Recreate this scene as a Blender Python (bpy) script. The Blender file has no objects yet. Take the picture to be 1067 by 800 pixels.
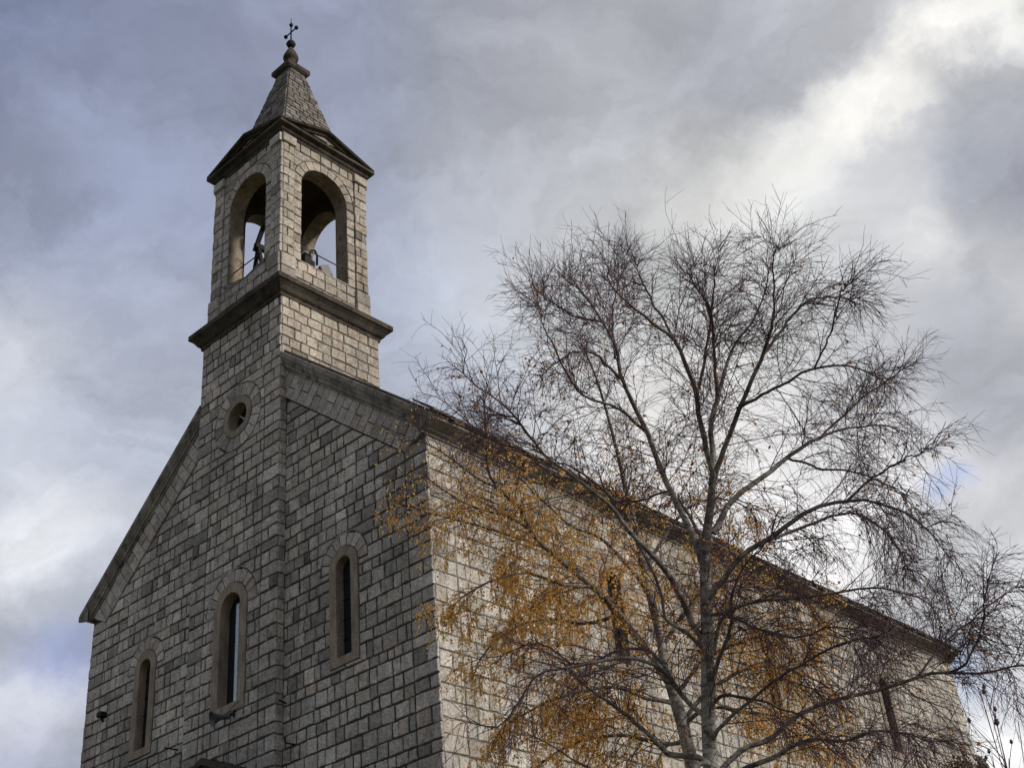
import bpy, math, random
import numpy as np
from mathutils import Vector, Matrix

random.seed(7)
rng = np.random.default_rng(11)
R = math.radians
scene = bpy.context.scene
COL = scene.collection

# ------------------------------------------------------------------ camera
cam_d = bpy.data.cameras.new('camera')
cam = bpy.data.objects.new('camera', cam_d)
COL.objects.link(cam)
cr = Vector((0.72803451, 0.6804834, -0.08311496))
cu = Vector((0.41566133, -0.34175827, 0.84286828))
cf = Vector((-0.54515264, 0.64818487, 0.53166245))
M = Matrix((cr, cu, -cf)).transposed().to_4x4()
M.translation = Vector((20.69103849, -15.10968924, 1.65))
cam.matrix_world = M
cam_d.sensor_fit = 'HORIZONTAL'
cam_d.sensor_width = 36.0
cam_d.lens = 45.294
cam_d.clip_start = 0.1
cam_d.clip_end = 6000.0
scene.camera = cam

# ------------------------------------------------------------------ render / exposure
scene.view_settings.view_transform = 'Standard'
scene.view_settings.look = 'None'
scene.view_settings.exposure = 0.0
scene.view_settings.gamma = 1.0
scene.view_settings.use_curve_mapping = False
scene.render.resolution_x = 1024
scene.render.resolution_y = 767

# ------------------------------------------------------------------ sun
SUN_DIR = Vector((0.86, 0.24, 0.52)).normalized()
SUN_STRENGTH = 3.7
sd = bpy.data.lights.new('sun', 'SUN')
sd.energy = SUN_STRENGTH
sd.angle = R(7)
sd.color = (1.0, 0.95, 0.88)
sun = bpy.data.objects.new('sun', sd)
COL.objects.link(sun)
sun.rotation_euler = SUN_DIR.to_track_quat('Z', 'Y').to_euler()

# ------------------------------------------------------------------ sky
def lin(c):
    return tuple(((v / 255.0) / 12.92 if v / 255.0 <= 0.04045 else ((v / 255.0 + 0.055) / 1.055) ** 2.4) for v in c)

SKY_STRENGTH = 0.1
CLOUD_GAIN = 11.1        # colour values are divided by the background strength
world = bpy.data.worlds.new('World')
scene.world = world
world.use_nodes = True
nt = world.node_tree
nt.nodes.clear()
N = nt.nodes.new
LK = nt.links.new
wout = N('ShaderNodeOutputWorld')
bg = N('ShaderNodeBackground')
bg.inputs['Strength'].default_value = SKY_STRENGTH
LK(bg.outputs[0], wout.inputs[0])
tc = N('ShaderNodeTexCoord')
sky = N('ShaderNodeTexSky')
sky.sky_type = 'NISHITA'
sky.sun_disc = False
sky.sun_elevation = math.asin(SUN_DIR.z)
sky.sun_rotation = math.atan2(SUN_DIR.x, SUN_DIR.y)

def wnoise(scale, detail, rough, vec=None, dist=0.0):
    n = N('ShaderNodeTexNoise')
    n.inputs['Scale'].default_value = scale
    n.inputs['Detail'].default_value = detail
    n.inputs['Roughness'].default_value = rough
    n.inputs['Distortion'].default_value = dist
    LK(vec if vec is not None else tc.outputs['Generated'], n.inputs['Vector'])
    return n
def vmath(op, a, b=None, scale=None):
    n = N('ShaderNodeVectorMath')
    n.operation = op
    for i, v in enumerate((a, b)):
        if v is None:
            continue
        if hasattr(v, 'is_linked'):
            LK(v, n.inputs[i])
        else:
            n.inputs[i].default_value = v
    if scale is not None:
        n.inputs['Scale'].default_value = scale
    return n
# cloud mass positions are directions on the sky, pushed about by noise so their rims are ragged
n1 = wnoise(3.2, 5, 0.55)
n2 = wnoise(13.0, 7, 0.65)
d1 = vmath('SUBTRACT', n1.outputs['Color'], (0.5, 0.5, 0.5))
d2 = vmath('SUBTRACT', n2.outputs['Color'], (0.5, 0.5, 0.5))
s1 = vmath('SCALE', d1.outputs[0], scale=0.13)
s2 = vmath('SCALE', d2.outputs[0], scale=0.07)
ad = vmath('ADD', tc.outputs['Generated'], s1.outputs[0])
ad = vmath('ADD', ad.outputs[0], s2.outputs[0])
WDIR = ad.outputs[0]
cur = None
base = N('ShaderNodeMixRGB')
base.inputs['Fac'].default_value = 0.86
LK(sky.outputs[0], base.inputs[1])
base.inputs[2].default_value = (*[v * CLOUD_GAIN for v in lin((168, 172, 184))], 1)
cur = base.outputs[0]
CLOUDS = [
    ((-0.5567, 0.1931, 0.8079), 0.6704, (128, 136, 160), 0.80),
    ((-0.6527, 0.2217, 0.7245), 0.3873, (124, 134, 166), 0.85),
    ((-0.5337, 0.4174, 0.7355), 0.2831, (142, 149, 172), 0.80),
    ((-0.3729, 0.5788, 0.7253), 0.1937, (156, 159, 168), 0.70),
    ((0.2441, 0.9196, 0.3079), 1.1173, (215, 213, 208), 0.80),
    ((-0.7187, 0.3549, 0.5980), 0.2086, (166, 173, 193), 0.80),
    ((-0.6659, 0.3557, 0.6558), 0.1192, (144, 153, 179), 0.60),
    ((-0.7664, 0.3599, 0.5321), 0.0968, (214, 217, 223), 0.80),
    ((-0.7515, 0.4414, 0.4904), 0.1788, (182, 188, 203), 0.70),
    ((-0.5546, 0.6047, 0.5716), 0.1490, (178, 187, 207), 0.70),
    ((-0.4580, 0.6859, 0.5655), 0.2235, (204, 206, 207), 0.85),
    ((-0.3552, 0.7355, 0.5770), 0.1639, (208, 209, 208), 0.70),
    ((-0.4565, 0.5975, 0.6592), 0.1117, (168, 171, 180), 0.50),
    ((-0.3499, 0.6931, 0.6302), 0.0819, (220, 220, 217), 0.70),
    ((-0.3079, 0.7000, 0.6444), 0.0507, (230, 229, 225), 0.80),
    ((-0.2718, 0.7090, 0.6507), 0.0387, (240, 238, 232), 0.85),
    ((-0.2412, 0.7148, 0.6565), 0.0387, (244, 242, 236), 0.90),
    ((-0.2086, 0.7190, 0.6630), 0.0402, (248, 246, 240), 0.90),
    ((-0.1741, 0.7222, 0.6694), 0.0432, (248, 246, 241), 0.90),
    ((-0.1372, 0.7252, 0.6747), 0.0492, (246, 245, 240), 0.90),
    ((-0.3068, 0.6507, 0.6946), 0.0968, (156, 159, 167), 0.75),
    ((-0.2237, 0.6790, 0.6992), 0.0521, (166, 168, 174), 0.70),
    ((-0.1541, 0.7922, 0.5905), 0.0968, (134, 138, 152), 0.75),
    ((-0.2045, 0.7687, 0.6061), 0.0559, (145, 149, 160), 0.70),
    ((-0.2600, 0.7850, 0.5623), 0.0447, (230, 231, 230), 0.60),
    ((-0.3093, 0.7745, 0.5518), 0.0819, (190, 192, 197), 0.50),
    ((-0.2495, 0.8207, 0.5140), 0.0894, (170, 173, 182), 0.70),
    ((-0.2546, 0.8551, 0.4516), 0.0894, (158, 160, 170), 0.80),
    ((-0.3284, 0.8160, 0.4758), 0.0745, (192, 194, 200), 0.60),
    ((-0.4752, 0.7459, 0.4667), 0.1639, (250, 247, 245), 0.95),
    ((-0.4031, 0.8247, 0.3967), 0.1490, (246, 244, 244), 0.85),
    ((-0.3312, 0.8751, 0.3528), 0.1043, (200, 202, 206), 0.70),
    ((-0.3171, 0.8560, 0.4083), 0.0253, (128, 158, 218), 0.50),
    ((-0.3633, 0.8433, 0.3961), 0.0194, (128, 158, 218), 0.50),
    ((-0.3569, 0.8903, 0.2828), 0.0410, (140, 176, 232), 0.80),
    ((-0.3506, 0.9035, 0.2464), 0.0670, (254, 254, 255), 0.95),
    ((-0.3067, 0.8964, 0.3199), 0.0670, (232, 234, 238), 0.80),
    ((-0.8044, 0.4093, 0.4307), 0.0894, (232, 234, 238), 0.85),
    ((-0.8116, 0.4421, 0.3818), 0.0670, (176, 182, 197), 0.70),
    ((-0.8296, 0.4378, 0.3467), 0.0447, (122, 140, 198), 0.85),
    ((-0.8421, 0.4377, 0.3152), 0.0670, (220, 222, 229), 0.90),
    ((-0.8466, 0.4518, 0.2812), 0.0745, (164, 169, 189), 0.80),
    ((-0.1850, 0.7568, 0.6269), 0.0521, (152, 156, 166), 0.60),
]
for d, rad, colr, amt in CLOUDS:
    dist = vmath('DISTANCE', WDIR, Vector(d).normalized())
    mr = N('ShaderNodeMapRange')
    mr.interpolation_type = 'SMOOTHSTEP'
    mr.inputs['From Min'].default_value = rad * 0.05
    mr.inputs['From Max'].default_value = rad
    mr.inputs['To Min'].default_value = amt
    mr.inputs['To Max'].default_value = 0.0
    LK(dist.outputs['Value'], mr.inputs['Value'])
    mx = N('ShaderNodeMixRGB')
    LK(mr.outputs[0], mx.inputs['Fac'])
    LK(cur, mx.inputs[1])
    mx.inputs[2].default_value = (*[v * CLOUD_GAIN for v in lin(colr)], 1)
    cur = mx.outputs[0]
# fine billows
mpz = N('ShaderNodeMapping')
mpz.inputs['Scale'].default_value = (1.0, 1.0, 2.3)
LK(WDIR, mpz.inputs['Vector'])
n3 = wnoise(5.0, 10, 0.6, mpz.outputs[0], 0.6)
mr3 = N('ShaderNodeMapRange')
mr3.inputs['From Min'].default_value = 0.3
mr3.inputs['From Max'].default_value = 0.7
mr3.inputs['To Min'].default_value = 0.77
mr3.inputs['To Max'].default_value = 1.24
LK(n3.outputs['Fac'], mr3.inputs['Value'])
mul = N('ShaderNodeMixRGB')
mul.blend_type = 'MULTIPLY'
mul.inputs['Fac'].default_value = 1.0
LK(cur, mul.inputs[1])
LK(mr3.outputs[0], mul.inputs[2])
LK(mul.outputs[0], bg.inputs['Color'])

# ------------------------------------------------------------------ materials
def mat(name):
    m = bpy.data.materials.new(name)
    m.use_nodes = True
    nd = m.node_tree
    b = nd.nodes['Principled BSDF']
    return m, nd, b
def nz(nd, scale, detail=6, rough=0.6, coord='Object', stretch=None):
    t = nd.nodes.new('ShaderNodeTexCoord')
    n = nd.nodes.new('ShaderNodeTexNoise')
    n.inputs['Scale'].default_value = scale
    n.inputs['Detail'].default_value = detail
    n.inputs['Roughness'].default_value = rough
    if stretch:
        mp = nd.nodes.new('ShaderNodeMapping')
        mp.inputs['Scale'].default_value = stretch
        nd.links.new(t.outputs[coord], mp.inputs['Vector'])
        nd.links.new(mp.outputs[0], n.inputs['Vector'])
    else:
        nd.links.new(t.outputs[coord], n.inputs['Vector'])
    return n
def ramp(nd, src, stops):
    r = nd.nodes.new('ShaderNodeValToRGB')
    e = r.color_ramp.elements
    e[0].position, e[0].color = stops[0][0], (*stops[0][1], 1)
    e[1].position, e[1].color = stops[1][0], (*stops[1][1], 1)
    for p, c in stops[2:]:
        k = e.new(p)
        k.color = (*c, 1)
    nd.links.new(src, r.inputs[0])
    return r
def mixc(nd, kind, fac, a, b):
    m = nd.nodes.new('ShaderNodeMixRGB')
    m.blend_type = kind
    for i, v in enumerate((fac, a, b)):
        if hasattr(v, 'is_linked'):
            nd.links.new(v, m.inputs[i])
        elif isinstance(v, (int, float)):
            m.inputs[i].default_value = v if i == 0 else (v, v, v, 1)
        else:
            m.inputs[i].default_value = (*v, 1)
    return m
def bump(nd, b, h, strength, dist):
    k = nd.nodes.new('ShaderNodeBump')
    k.inputs['Strength'].default_value = strength
    k.inputs['Distance'].default_value = dist
    nd.links.new(h, k.inputs['Height'])
    nd.links.new(k.outputs[0], b.inputs['Normal'])
    return k
def attr(nd, name):
    a = nd.nodes.new('ShaderNodeAttribute')
    a.attribute_name = name
    return a

def stone_mat(name, col, stain=0.5, dark=(0.10, 0.09, 0.08), fine=26.0, bstr=0.7):
    m, nd, b = mat(name)
    a = attr(nd, 'tone')
    h = attr(nd, 'hue')
    hr = ramp(nd, h.outputs['Fac'], [(0.0, (0.97, 0.985, 1.01)), (0.5, (1, 1, 1)), (0.8, (1.02, 0.99, 0.965)), (1.0, (1.03, 0.965, 0.94))])
    c1 = mixc(nd, 'MULTIPLY', 1.0, col, hr.outputs[0])
    c2 = mixc(nd, 'MULTIPLY', 1.0, c1.outputs[0], a.outputs['Fac'])
    f = nz(nd, fine, 8, 0.72)
    fr = ramp(nd, f.outputs['Fac'], [(0.30, (0.45, 0.45, 0.45)), (0.62, (1.20, 1.20, 1.20))])
    c3 = mixc(nd, 'MULTIPLY', 1.0, c2.outputs[0], fr.outputs[0])
    mm = nz(nd, 6.5, 5, 0.65)
    mr_ = ramp(nd, mm.outputs['Fac'], [(0.32, (0.74, 0.73, 0.71)), (0.64, (1.12, 1.12, 1.12))])
    c3 = mixc(nd, 'MULTIPLY', 1.0, c3.outputs[0], mr_.outputs[0])
    l = nz(nd, 0.55, 8, 0.62, stretch=(1.0, 1.0, 0.42))
    lr = ramp(nd, l.outputs['Fac'], [(0.42, (1, 1, 1)), (0.75, (1 - stain, 1 - stain, 1 - stain))])
    c4 = mixc(nd, 'MULTIPLY', 1.0, c3.outputs[0], lr.outputs[0])
    sk = nz(nd, 2.6, 6, 0.6, stretch=(1.0, 1.0, 0.11))
    sr = ramp(nd, sk.outputs['Fac'], [(0.54, (1, 1, 1)), (0.70, (0.70, 0.68, 0.66))])
    c4 = mixc(nd, 'MULTIPLY', 1.0, c4.outputs[0], sr.outputs[0])
    p = nz(nd, 75.0, 3, 0.6)
    pr = ramp(nd, p.outputs['Fac'], [(0.30, dark), (0.37, (1, 1, 1))])
    c5 = mixc(nd, 'MULTIPLY', 0.75, c4.outputs[0], pr.outputs[0])
    nd.links.new(c5.outputs[0], b.inputs['Base Color'])
    b.inputs['Roughness'].default_value = 0.92
    b.inputs['Specular IOR Level'].default_value = 0.25
    g = nz(nd, 18.0, 10, 0.7)
    bump(nd, b, g.outputs['Fac'], bstr, 0.03)
    return m

def plain_stone(name, col, lo=0.45, hi=1.25, scale=3.0, moss=None, streak=True, bstr=0.6):
    m, nd, b = mat(name)
    f = nz(nd, scale, 10, 0.7, stretch=(1, 1, 0.5) if streak else None)
    fr = ramp(nd, f.outputs['Fac'], [(0.30, (lo, lo, lo)), (0.70, (hi, hi, hi))])
    c = mixc(nd, 'MULTIPLY', 1.0, col, fr.outputs[0])
    g = nz(nd, 30.0, 8, 0.7)
    gr = ramp(nd, g.outputs['Fac'], [(0.32, (0.6, 0.6, 0.6)), (0.6, (1.1, 1.1, 1.1))])
    c = mixc(nd, 'MULTIPLY', 1.0, c.outputs[0], gr.outputs[0])
    if moss:
        q = nz(nd, 5.0, 8, 0.7)
        qr = ramp(nd, q.outputs['Fac'], [(0.52, (0, 0, 0)), (0.66, (1, 1, 1))])
        c = mixc(nd, 'MIX', qr.outputs[0], c.outputs[0], moss)
    nd.links.new(c.outputs[0], b.inputs['Base Color'])
    b.inputs['Roughness'].default_value = 0.93
    b.inputs['Specular IOR Level'].default_value = 0.2
    bump(nd, b, g.outputs['Fac'], bstr, 0.02)
    return m

def flat_mat(name, col, rough=0.6, metal=0.0, spec=0.5, vary=0.3, scale=14.0):
    m, nd, b = mat(name)
    f = nz(nd, scale, 6, 0.65)
    fr = ramp(nd, f.outputs['Fac'], [(0.3, (1 - vary,) * 3), (0.7, (1 + vary,) * 3)])
    c = mixc(nd, 'MULTIPLY', 1.0, col, fr.outputs[0])
    nd.links.new(c.outputs[0], b.inputs['Base Color'])
    b.inputs['Roughness'].default_value = rough
    b.inputs['Metallic'].default_value = metal
    b.inputs['Specular IOR Level'].default_value = spec
    return m

M_STONE = stone_mat('limestone_blocks', (0.45, 0.415, 0.383), 0.5)
M_SIDE = stone_mat('pale_limestone_blocks', (0.45, 0.415, 0.37), 0.45)
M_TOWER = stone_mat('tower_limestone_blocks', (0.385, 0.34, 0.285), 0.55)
M_SPIRE = stone_mat('rough_spire_slabs', (0.175, 0.16, 0.142), 0.5, bstr=1.0)
M_MORTAR = flat_mat('dark_mortar', (0.055, 0.048, 0.042), 0.95, spec=0.1)
M_MOULD = plain_stone('weathered_moulding_stone', (0.25, 0.225, 0.20), 0.35, 1.35, 2.2, moss=(0.045, 0.042, 0.035))
M_CORN = plain_stone('blackened_cornice_stone', (0.058, 0.048, 0.038), 0.3, 1.7, 2.6, moss=(0.018, 0.016, 0.014))
M_FRAME = plain_stone('brown_window_stone', (0.275, 0.225, 0.18), 0.5, 1.25, 4.0)
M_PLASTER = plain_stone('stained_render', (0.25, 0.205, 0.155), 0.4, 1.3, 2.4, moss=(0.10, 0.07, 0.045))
M_VAULT = plain_stone('dark_vault_render', (0.07, 0.055, 0.042), 0.5, 1.3, 2.0)  # inner belfry faces and ceiling, much darker than the arch reveals
M_ROOF = plain_stone('dark_roof_slabs', (0.10, 0.085, 0.072), 0.5, 1.5, 5.0, streak=False)
M_IRON = flat_mat('black_iron', (0.012, 0.011, 0.011), 0.75, 0.0, spec=0.2)
M_RUST = flat_mat('rusty_iron', (0.05, 0.032, 0.024), 0.8, 0.1)
M_GREY = flat_mat('grey_painted_metal', (0.055, 0.062, 0.068), 0.5, 0.1)
M_PALE = flat_mat('pale_grey_paint_and_glint', (0.46, 0.53, 0.62), 0.4)  # oculus bars, and the painted reflection strip in the middle lancet
M_LAMP = flat_mat('grey_housing', (0.11, 0.10, 0.09), 0.6)
m, nd, b = mat('window_glass')
b.inputs['Base Color'].default_value = (0.012, 0.014, 0.017, 1)
b.inputs['Roughness'].default_value = 0.12
b.inputs['Specular IOR Level'].default_value = 0.5
g = nz(nd, 2.5, 2, 0.5)
bump(nd, b, g.outputs['Fac'], 0.15, 0.02)
M_GLASS = m
# bark: white birch stems, dark thin branches (by real thickness), black lenticels
m, nd, b = mat('birch_bark')
ra = attr(nd, 'rad')
rr = ramp(nd, ra.outputs['Fac'], [(0.009, (0.0, 0.0, 0.0)), (0.026, (0.6, 0.6, 0.6)), (0.07, (1, 1, 1))])
f1 = nz(nd, 9.0, 6, 0.7, stretch=(1, 1, 3.2))
w1 = ramp(nd, f1.outputs['Fac'], [(0.36, (0.035, 0.03, 0.027)), (0.46, (0.28, 0.26, 0.24)), (0.62, (0.50, 0.475, 0.445))])
f2 = nz(nd, 2.4, 5, 0.65)
w2 = ramp(nd, f2.outputs['Fac'], [(0.40, (0.10, 0.09, 0.08)), (0.54, (1, 1, 1))])
wc = mixc(nd, 'MULTIPLY', 0.85, w1.outputs[0], w2.outputs[0])
bc = mixc(nd, 'MIX', rr.outputs[0], (0.06, 0.038, 0.04), wc.outputs[0])
nd.links.new(bc.outputs[0], b.inputs['Base Color'])
b.inputs['Roughness'].default_value = 0.75
b.inputs['Specular IOR Level'].default_value = 0.3
bump(nd, b, f1.outputs['Fac'], 0.5, 0.012)
M_BARK = m
M_TWIG = flat_mat('dark_birch_twigs', (0.072, 0.040, 0.049), 0.7, spec=0.25)
def leaf_mat(name, stops):
    m, nd, b = mat(name)
    t = attr(nd, 'tone')
    lr = ramp(nd, t.outputs['Fac'], stops)
    nd.links.new(lr.outputs[0], b.inputs['Base Color'])
    b.inputs['Roughness'].default_value = 0.6
    b.inputs['Specular IOR Level'].default_value = 0.25
    tr = nd.nodes.new('ShaderNodeBsdfTranslucent')
    nd.links.new(lr.outputs[0], tr.inputs['Color'])
    ms = nd.nodes.new('ShaderNodeMixShader')
    ms.inputs[0].default_value = 0.60
    nd.links.new(b.outputs[0], ms.inputs[1])
    nd.links.new(tr.outputs[0], ms.inputs[2])
    nd.links.new(ms.outputs[0], nd.nodes['Material Output'].inputs[0])
    return m
M_LEAF = leaf_mat('orange_birch_leaves', [(0.0, (0.36, 0.17, 0.045)), (0.3, (0.68, 0.34, 0.075)), (0.65, (0.84, 0.52, 0.13)), (1.0, (0.84, 0.62, 0.24))])
M_LEAFB = leaf_mat('brown_birch_leaves', [(0.0, (0.14, 0.055, 0.02)), (0.5, (0.42, 0.18, 0.04)), (1.0, (0.66, 0.35, 0.08))])
M_SHRUB = leaf_mat('dark_evergreen_leaves', [(0.0, (0.014, 0.015, 0.009)), (0.6, (0.035, 0.034, 0.018)), (1.0, (0.22, 0.12, 0.03))])
m, nd, b = mat('autumn_grass')
f = nz(nd, 0.8, 10, 0.7)
fr = ramp(nd, f.outputs['Fac'], [(0.3, (0.05, 0.06, 0.02)), (0.55, (0.11, 0.11, 0.045)), (0.75, (0.19, 0.14, 0.07))])
nd.links.new(fr.outputs[0], b.inputs['Base Color'])
b.inputs['Roughness'].default_value = 0.95
M_GRASS = m

# ------------------------------------------------------------------ helpers
def tag(o, label=None, cat=None, group=None, kind=None):
    if label: o['label'] = label
    if cat: o['category'] = cat
    if group: o['group'] = group
    if kind: o['kind'] = kind
    return o
def empty(name, loc=(0, 0, 0), parent=None):
    o = bpy.data.objects.new(name, None)
    o.empty_display_size = 0.3
    COL.objects.link(o)
    o.location = loc
    if parent:
        o.parent = parent
    return o

class MB:
    """collects faces (with a material slot, a tone and a hue) and links them as one mesh"""
    def __init__(s):
        s.v, s.f, s.m, s.t, s.h = [], [], [], [], []
    def add(s, verts, faces, mi=0, tone=1.0, hue=0.5):
        o = len(s.v)
        s.v.extend([tuple(p) for p in verts])
        for f in faces:
            s.f.append([i + o for i in f])
            s.m.append(mi); s.t.append(tone); s.h.append(hue)
    def box(s, x0, x1, y0, y1, z0, z1, mi=0):
        s.add([(x, y, z) for z in (z0, z1) for y in (y0, y1) for x in (x0, x1)],
              [(0, 2, 3, 1), (4, 5, 7, 6), (0, 1, 5, 4), (2, 6, 7, 3), (0, 4, 6, 2), (1, 3, 7, 5)], mi)
    def bar(s, a, b, w, h, mi=0, up=(0, 0, 1)):
        a, b = Vector(a), Vector(b)
        d = (b - a).normalized()
        u = Vector(up)
        if abs(d.dot(u)) > 0.95: u = Vector((1, 0, 0))
        x = d.cross(u).normalized(); y = x.cross(d).normalized()
        vs = []
        for p in (a, b):
            for sx, sy in ((-1, -1), (1, -1), (1, 1), (-1, 1)):
                vs.append(p + x * sx * w / 2 + y * sy * h / 2)
        s.add(vs, [(3, 2, 1, 0), (4, 5, 6, 7), (0, 1, 5, 4), (1, 2, 6, 5), (2, 3, 7, 6), (3, 0, 4, 7)], mi)
    def tube(s, pts, rad, n=8, mi=0, cap=True):
        P = [Vector(p) for p in pts]
        if not hasattr(rad, '__len__'): rad = [rad] * len(P)
        vs = []
        x = None
        for i, p in enumerate(P):
            d = (P[min(i + 1, len(P) - 1)] - P[max(i - 1, 0)]).normalized()
            if x is None:
                x = d.cross(Vector((0.3, 0.2, 0.9)))
                if x.length < 0.1: x = d.cross(Vector((1, 0, 0)))
            x = (x - d * x.dot(d)).normalized()
            y = d.cross(x)
            for k in range(n):
                a = 2 * math.pi * k / n
                vs.append(p + (x * math.cos(a) + y * math.sin(a)) * rad[i])
        fs = []
        for i in range(len(P) - 1):
            for k in range(n):
                k2 = (k + 1) % n
                fs.append((i * n + k, i * n + k2, (i + 1) * n + k2, (i + 1) * n + k))
        if cap:
            fs.append(tuple(range(n))[::-1])
            fs.append(tuple((len(P) - 1) * n + k for k in range(n)))
        s.add(vs, fs, mi)
    def lathe(s, c, prof, n=20, mi=0):
        s.tube([(c[0], c[1], c[2] + z) for r, z in prof], [max(r, 0.001) for r, z in prof], n, mi)
    def build(s, name, mats, parent=None, smooth=False):
        me = bpy.data.meshes.new(name)
        me.from_pydata(s.v, [], s.f)
        for m_ in (mats if isinstance(mats, (list, tuple)) else [mats]):
            me.materials.append(m_)
        n = len(s.f)
        me.polygons.foreach_set('material_index', np.array(s.m, dtype=np.int32))
        a = me.attributes.new('tone', 'FLOAT', 'FACE'); a.data.foreach_set('value', np.array(s.t, dtype=np.float32))
        a = me.attributes.new('hue', 'FLOAT', 'FACE'); a.data.foreach_set('value', np.array(s.h, dtype=np.float32))
        if smooth:
            me.polygons.foreach_set('use_smooth', np.ones(n, dtype=bool))
        me.update()
        o = bpy.data.objects.new(name, me)
        COL.objects.link(o)
        if parent: o.parent = parent
        return o

# ---- masonry: every stone is a real raised block with chamfered edges in front of a dark mortar bed
def inset(poly, d):
    n = len(poly)
    out = []
    for i in range(n):
        p0, p1, p2 = poly[i - 1], poly[i], poly[(i + 1) % n]
        e1 = (p1[0] - p0[0], p1[1] - p0[1]); e2 = (p2[0] - p1[0], p2[1] - p1[1])
        l1 = math.hypot(*e1) or 1e-6; l2 = math.hypot(*e2) or 1e-6
        n1 = (-e1[1] / l1, e1[0] / l1); n2 = (-e2[1] / l2, e2[0] / l2)
        b = (n1[0] + n2[0], n1[1] + n2[1]); q = max(b[0] * b[0] + b[1] * b[1], 0.25)
        out.append((p1[0] + b[0] / q * 2 * d, p1[1] + b[1] / q * 2 * d))
    return out
def area(p):
    return 0.5 * sum(p[i - 1][0] * p[i][1] - p[i][0] * p[i - 1][1] for i in range(len(p)))
def clean(p):
    out = []
    for q in p:
        if not out or math.hypot(q[0] - out[-1][0], q[1] - out[-1][1]) > 1e-3:
            out.append(q)
    if len(out) > 1 and math.hypot(out[0][0] - out[-1][0], out[0][1] - out[-1][1]) < 1e-3:
        out.pop()
    return out
def clip(poly, a, b, c):
    """keep a*x+b*y<=c"""
    out = []
    for i in range(len(poly)):
        p, q = poly[i - 1], poly[i]
        dp, dq = a * p[0] + b * p[1] - c, a * q[0] + b * q[1] - c
        if dp <= 0 and dq > 0 or dp > 0 and dq <= 0:
            t = dp / (dp - dq)
            out.append((p[0] + (q[0] - p[0]) * t, p[1] + (q[1] - p[1]) * t))
        if dq <= 0: out.append(q)
    return clean(out)

class Frame:
    def __init__(s, O, U, V):
        s.O, s.U, s.V = Vector(O), Vector(U).normalized(), Vector(V).normalized()
        s.N = s.U.cross(s.V).normalized()
    def p(s, u, v, d=0.0):
        q = s.O + s.U * u + s.V * v + s.N * d
        return (q.x, q.y, q.z)

def tone_pick(spread=0.15, darks=0.09):
    t = random.gauss(1.0, spread)
    if random.random() < darks: t *= random.uniform(0.55, 0.8)
    elif random.random() < 0.08: t *= 1.18
    return max(0.4, min(1.4, t))

def stone(mb, F, poly, depth=0.02, joint=0.022, cham=0.012, spread=0.15, mi=0, back=-0.02, jit=0.008, darks=0.09):
    poly = clean(poly)
    if len(poly) < 3 or area(poly) < 0.0035: return
    j = joint / 2 * random.uniform(0.75, 1.25)
    p0 = inset(poly, j)
    p0 = [(x + random.uniform(-jit, jit), y + random.uniform(-jit, jit)) for x, y in p0]
    if area(p0) < 0.0015: return
    if len(p0) == 4 and jit > 0.006:      # worn arrises: extra points, knocked in or out
        q0 = []
        for i in range(4):
            a, b = p0[i], p0[(i + 1) % 4]
            q0.append(a)
            l = math.hypot(b[0] - a[0], b[1] - a[1])
            if l > 0.13:
                for t in ((0.5,) if l < 0.24 else (0.3, 0.7)):
                    t += random.uniform(-0.12, 0.12)
                    nx_, ny_ = -(b[1] - a[1]) / l, (b[0] - a[0]) / l
                    k_ = random.gauss(0.001, 0.006)
                    q0.append((a[0] + (b[0] - a[0]) * t + nx_ * k_, a[1] + (b[1] - a[1]) * t + ny_ * k_))
        p0 = q0
    p1 = inset(p0, cham)
    if area(p1) < 0.0008: p1 = inset(p0, cham * 0.3)
    dd = depth + random.uniform(-0.006, 0.012)
    n = len(p0)
    tl = [random.uniform(-0.004, 0.004) for _ in range(2)]
    cx = sum(p[0] for p in p1) / n; cy = sum(p[1] for p in p1) / n
    vs = [F.p(x, y, back) for x, y in p0] + [F.p(x, y, dd - cham) for x, y in p0] + \
         [F.p(x, y, dd + tl[0] * (x - cx) / 0.2 + tl[1] * (y - cy) / 0.2) for x, y in p1]
    fs = [tuple(range(2 * n, 3 * n))]
    for i in range(n):
        k = (i + 1) % n
        fs.append((i, k, n + k, n + i)); fs.append((n + i, n + k, 2 * n + k, 2 * n + i))
    mb.add(vs, fs, mi, tone_pick(spread, darks), random.random())

class Opening:
    """arched opening; block(v) -> half-width blocked at height v, or None"""
    def __init__(s, uc, v0, spring, half, outer=None):
        s.uc, s.v0, s.sp, s.half, s.ro = uc, v0, spring, half, outer or half
        s.top = spring + s.ro
    def block(s, v):
        if v < s.v0 or v > s.top: return None
        if v < s.sp: return s.half
        return math.sqrt(max(s.ro ** 2 - (v - s.sp) ** 2, 0))
class Round(Opening):
    def __init__(s, uc, vc, r):
        s.uc, s.v0, s.sp, s.half, s.ro, s.top = uc, vc - r, vc, r, r, vc + r
    def block(s, v):
        if abs(v - s.sp) > s.ro: return None
        return math.sqrt(max(s.ro ** 2 - (v - s.sp) ** 2, 0))

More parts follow.
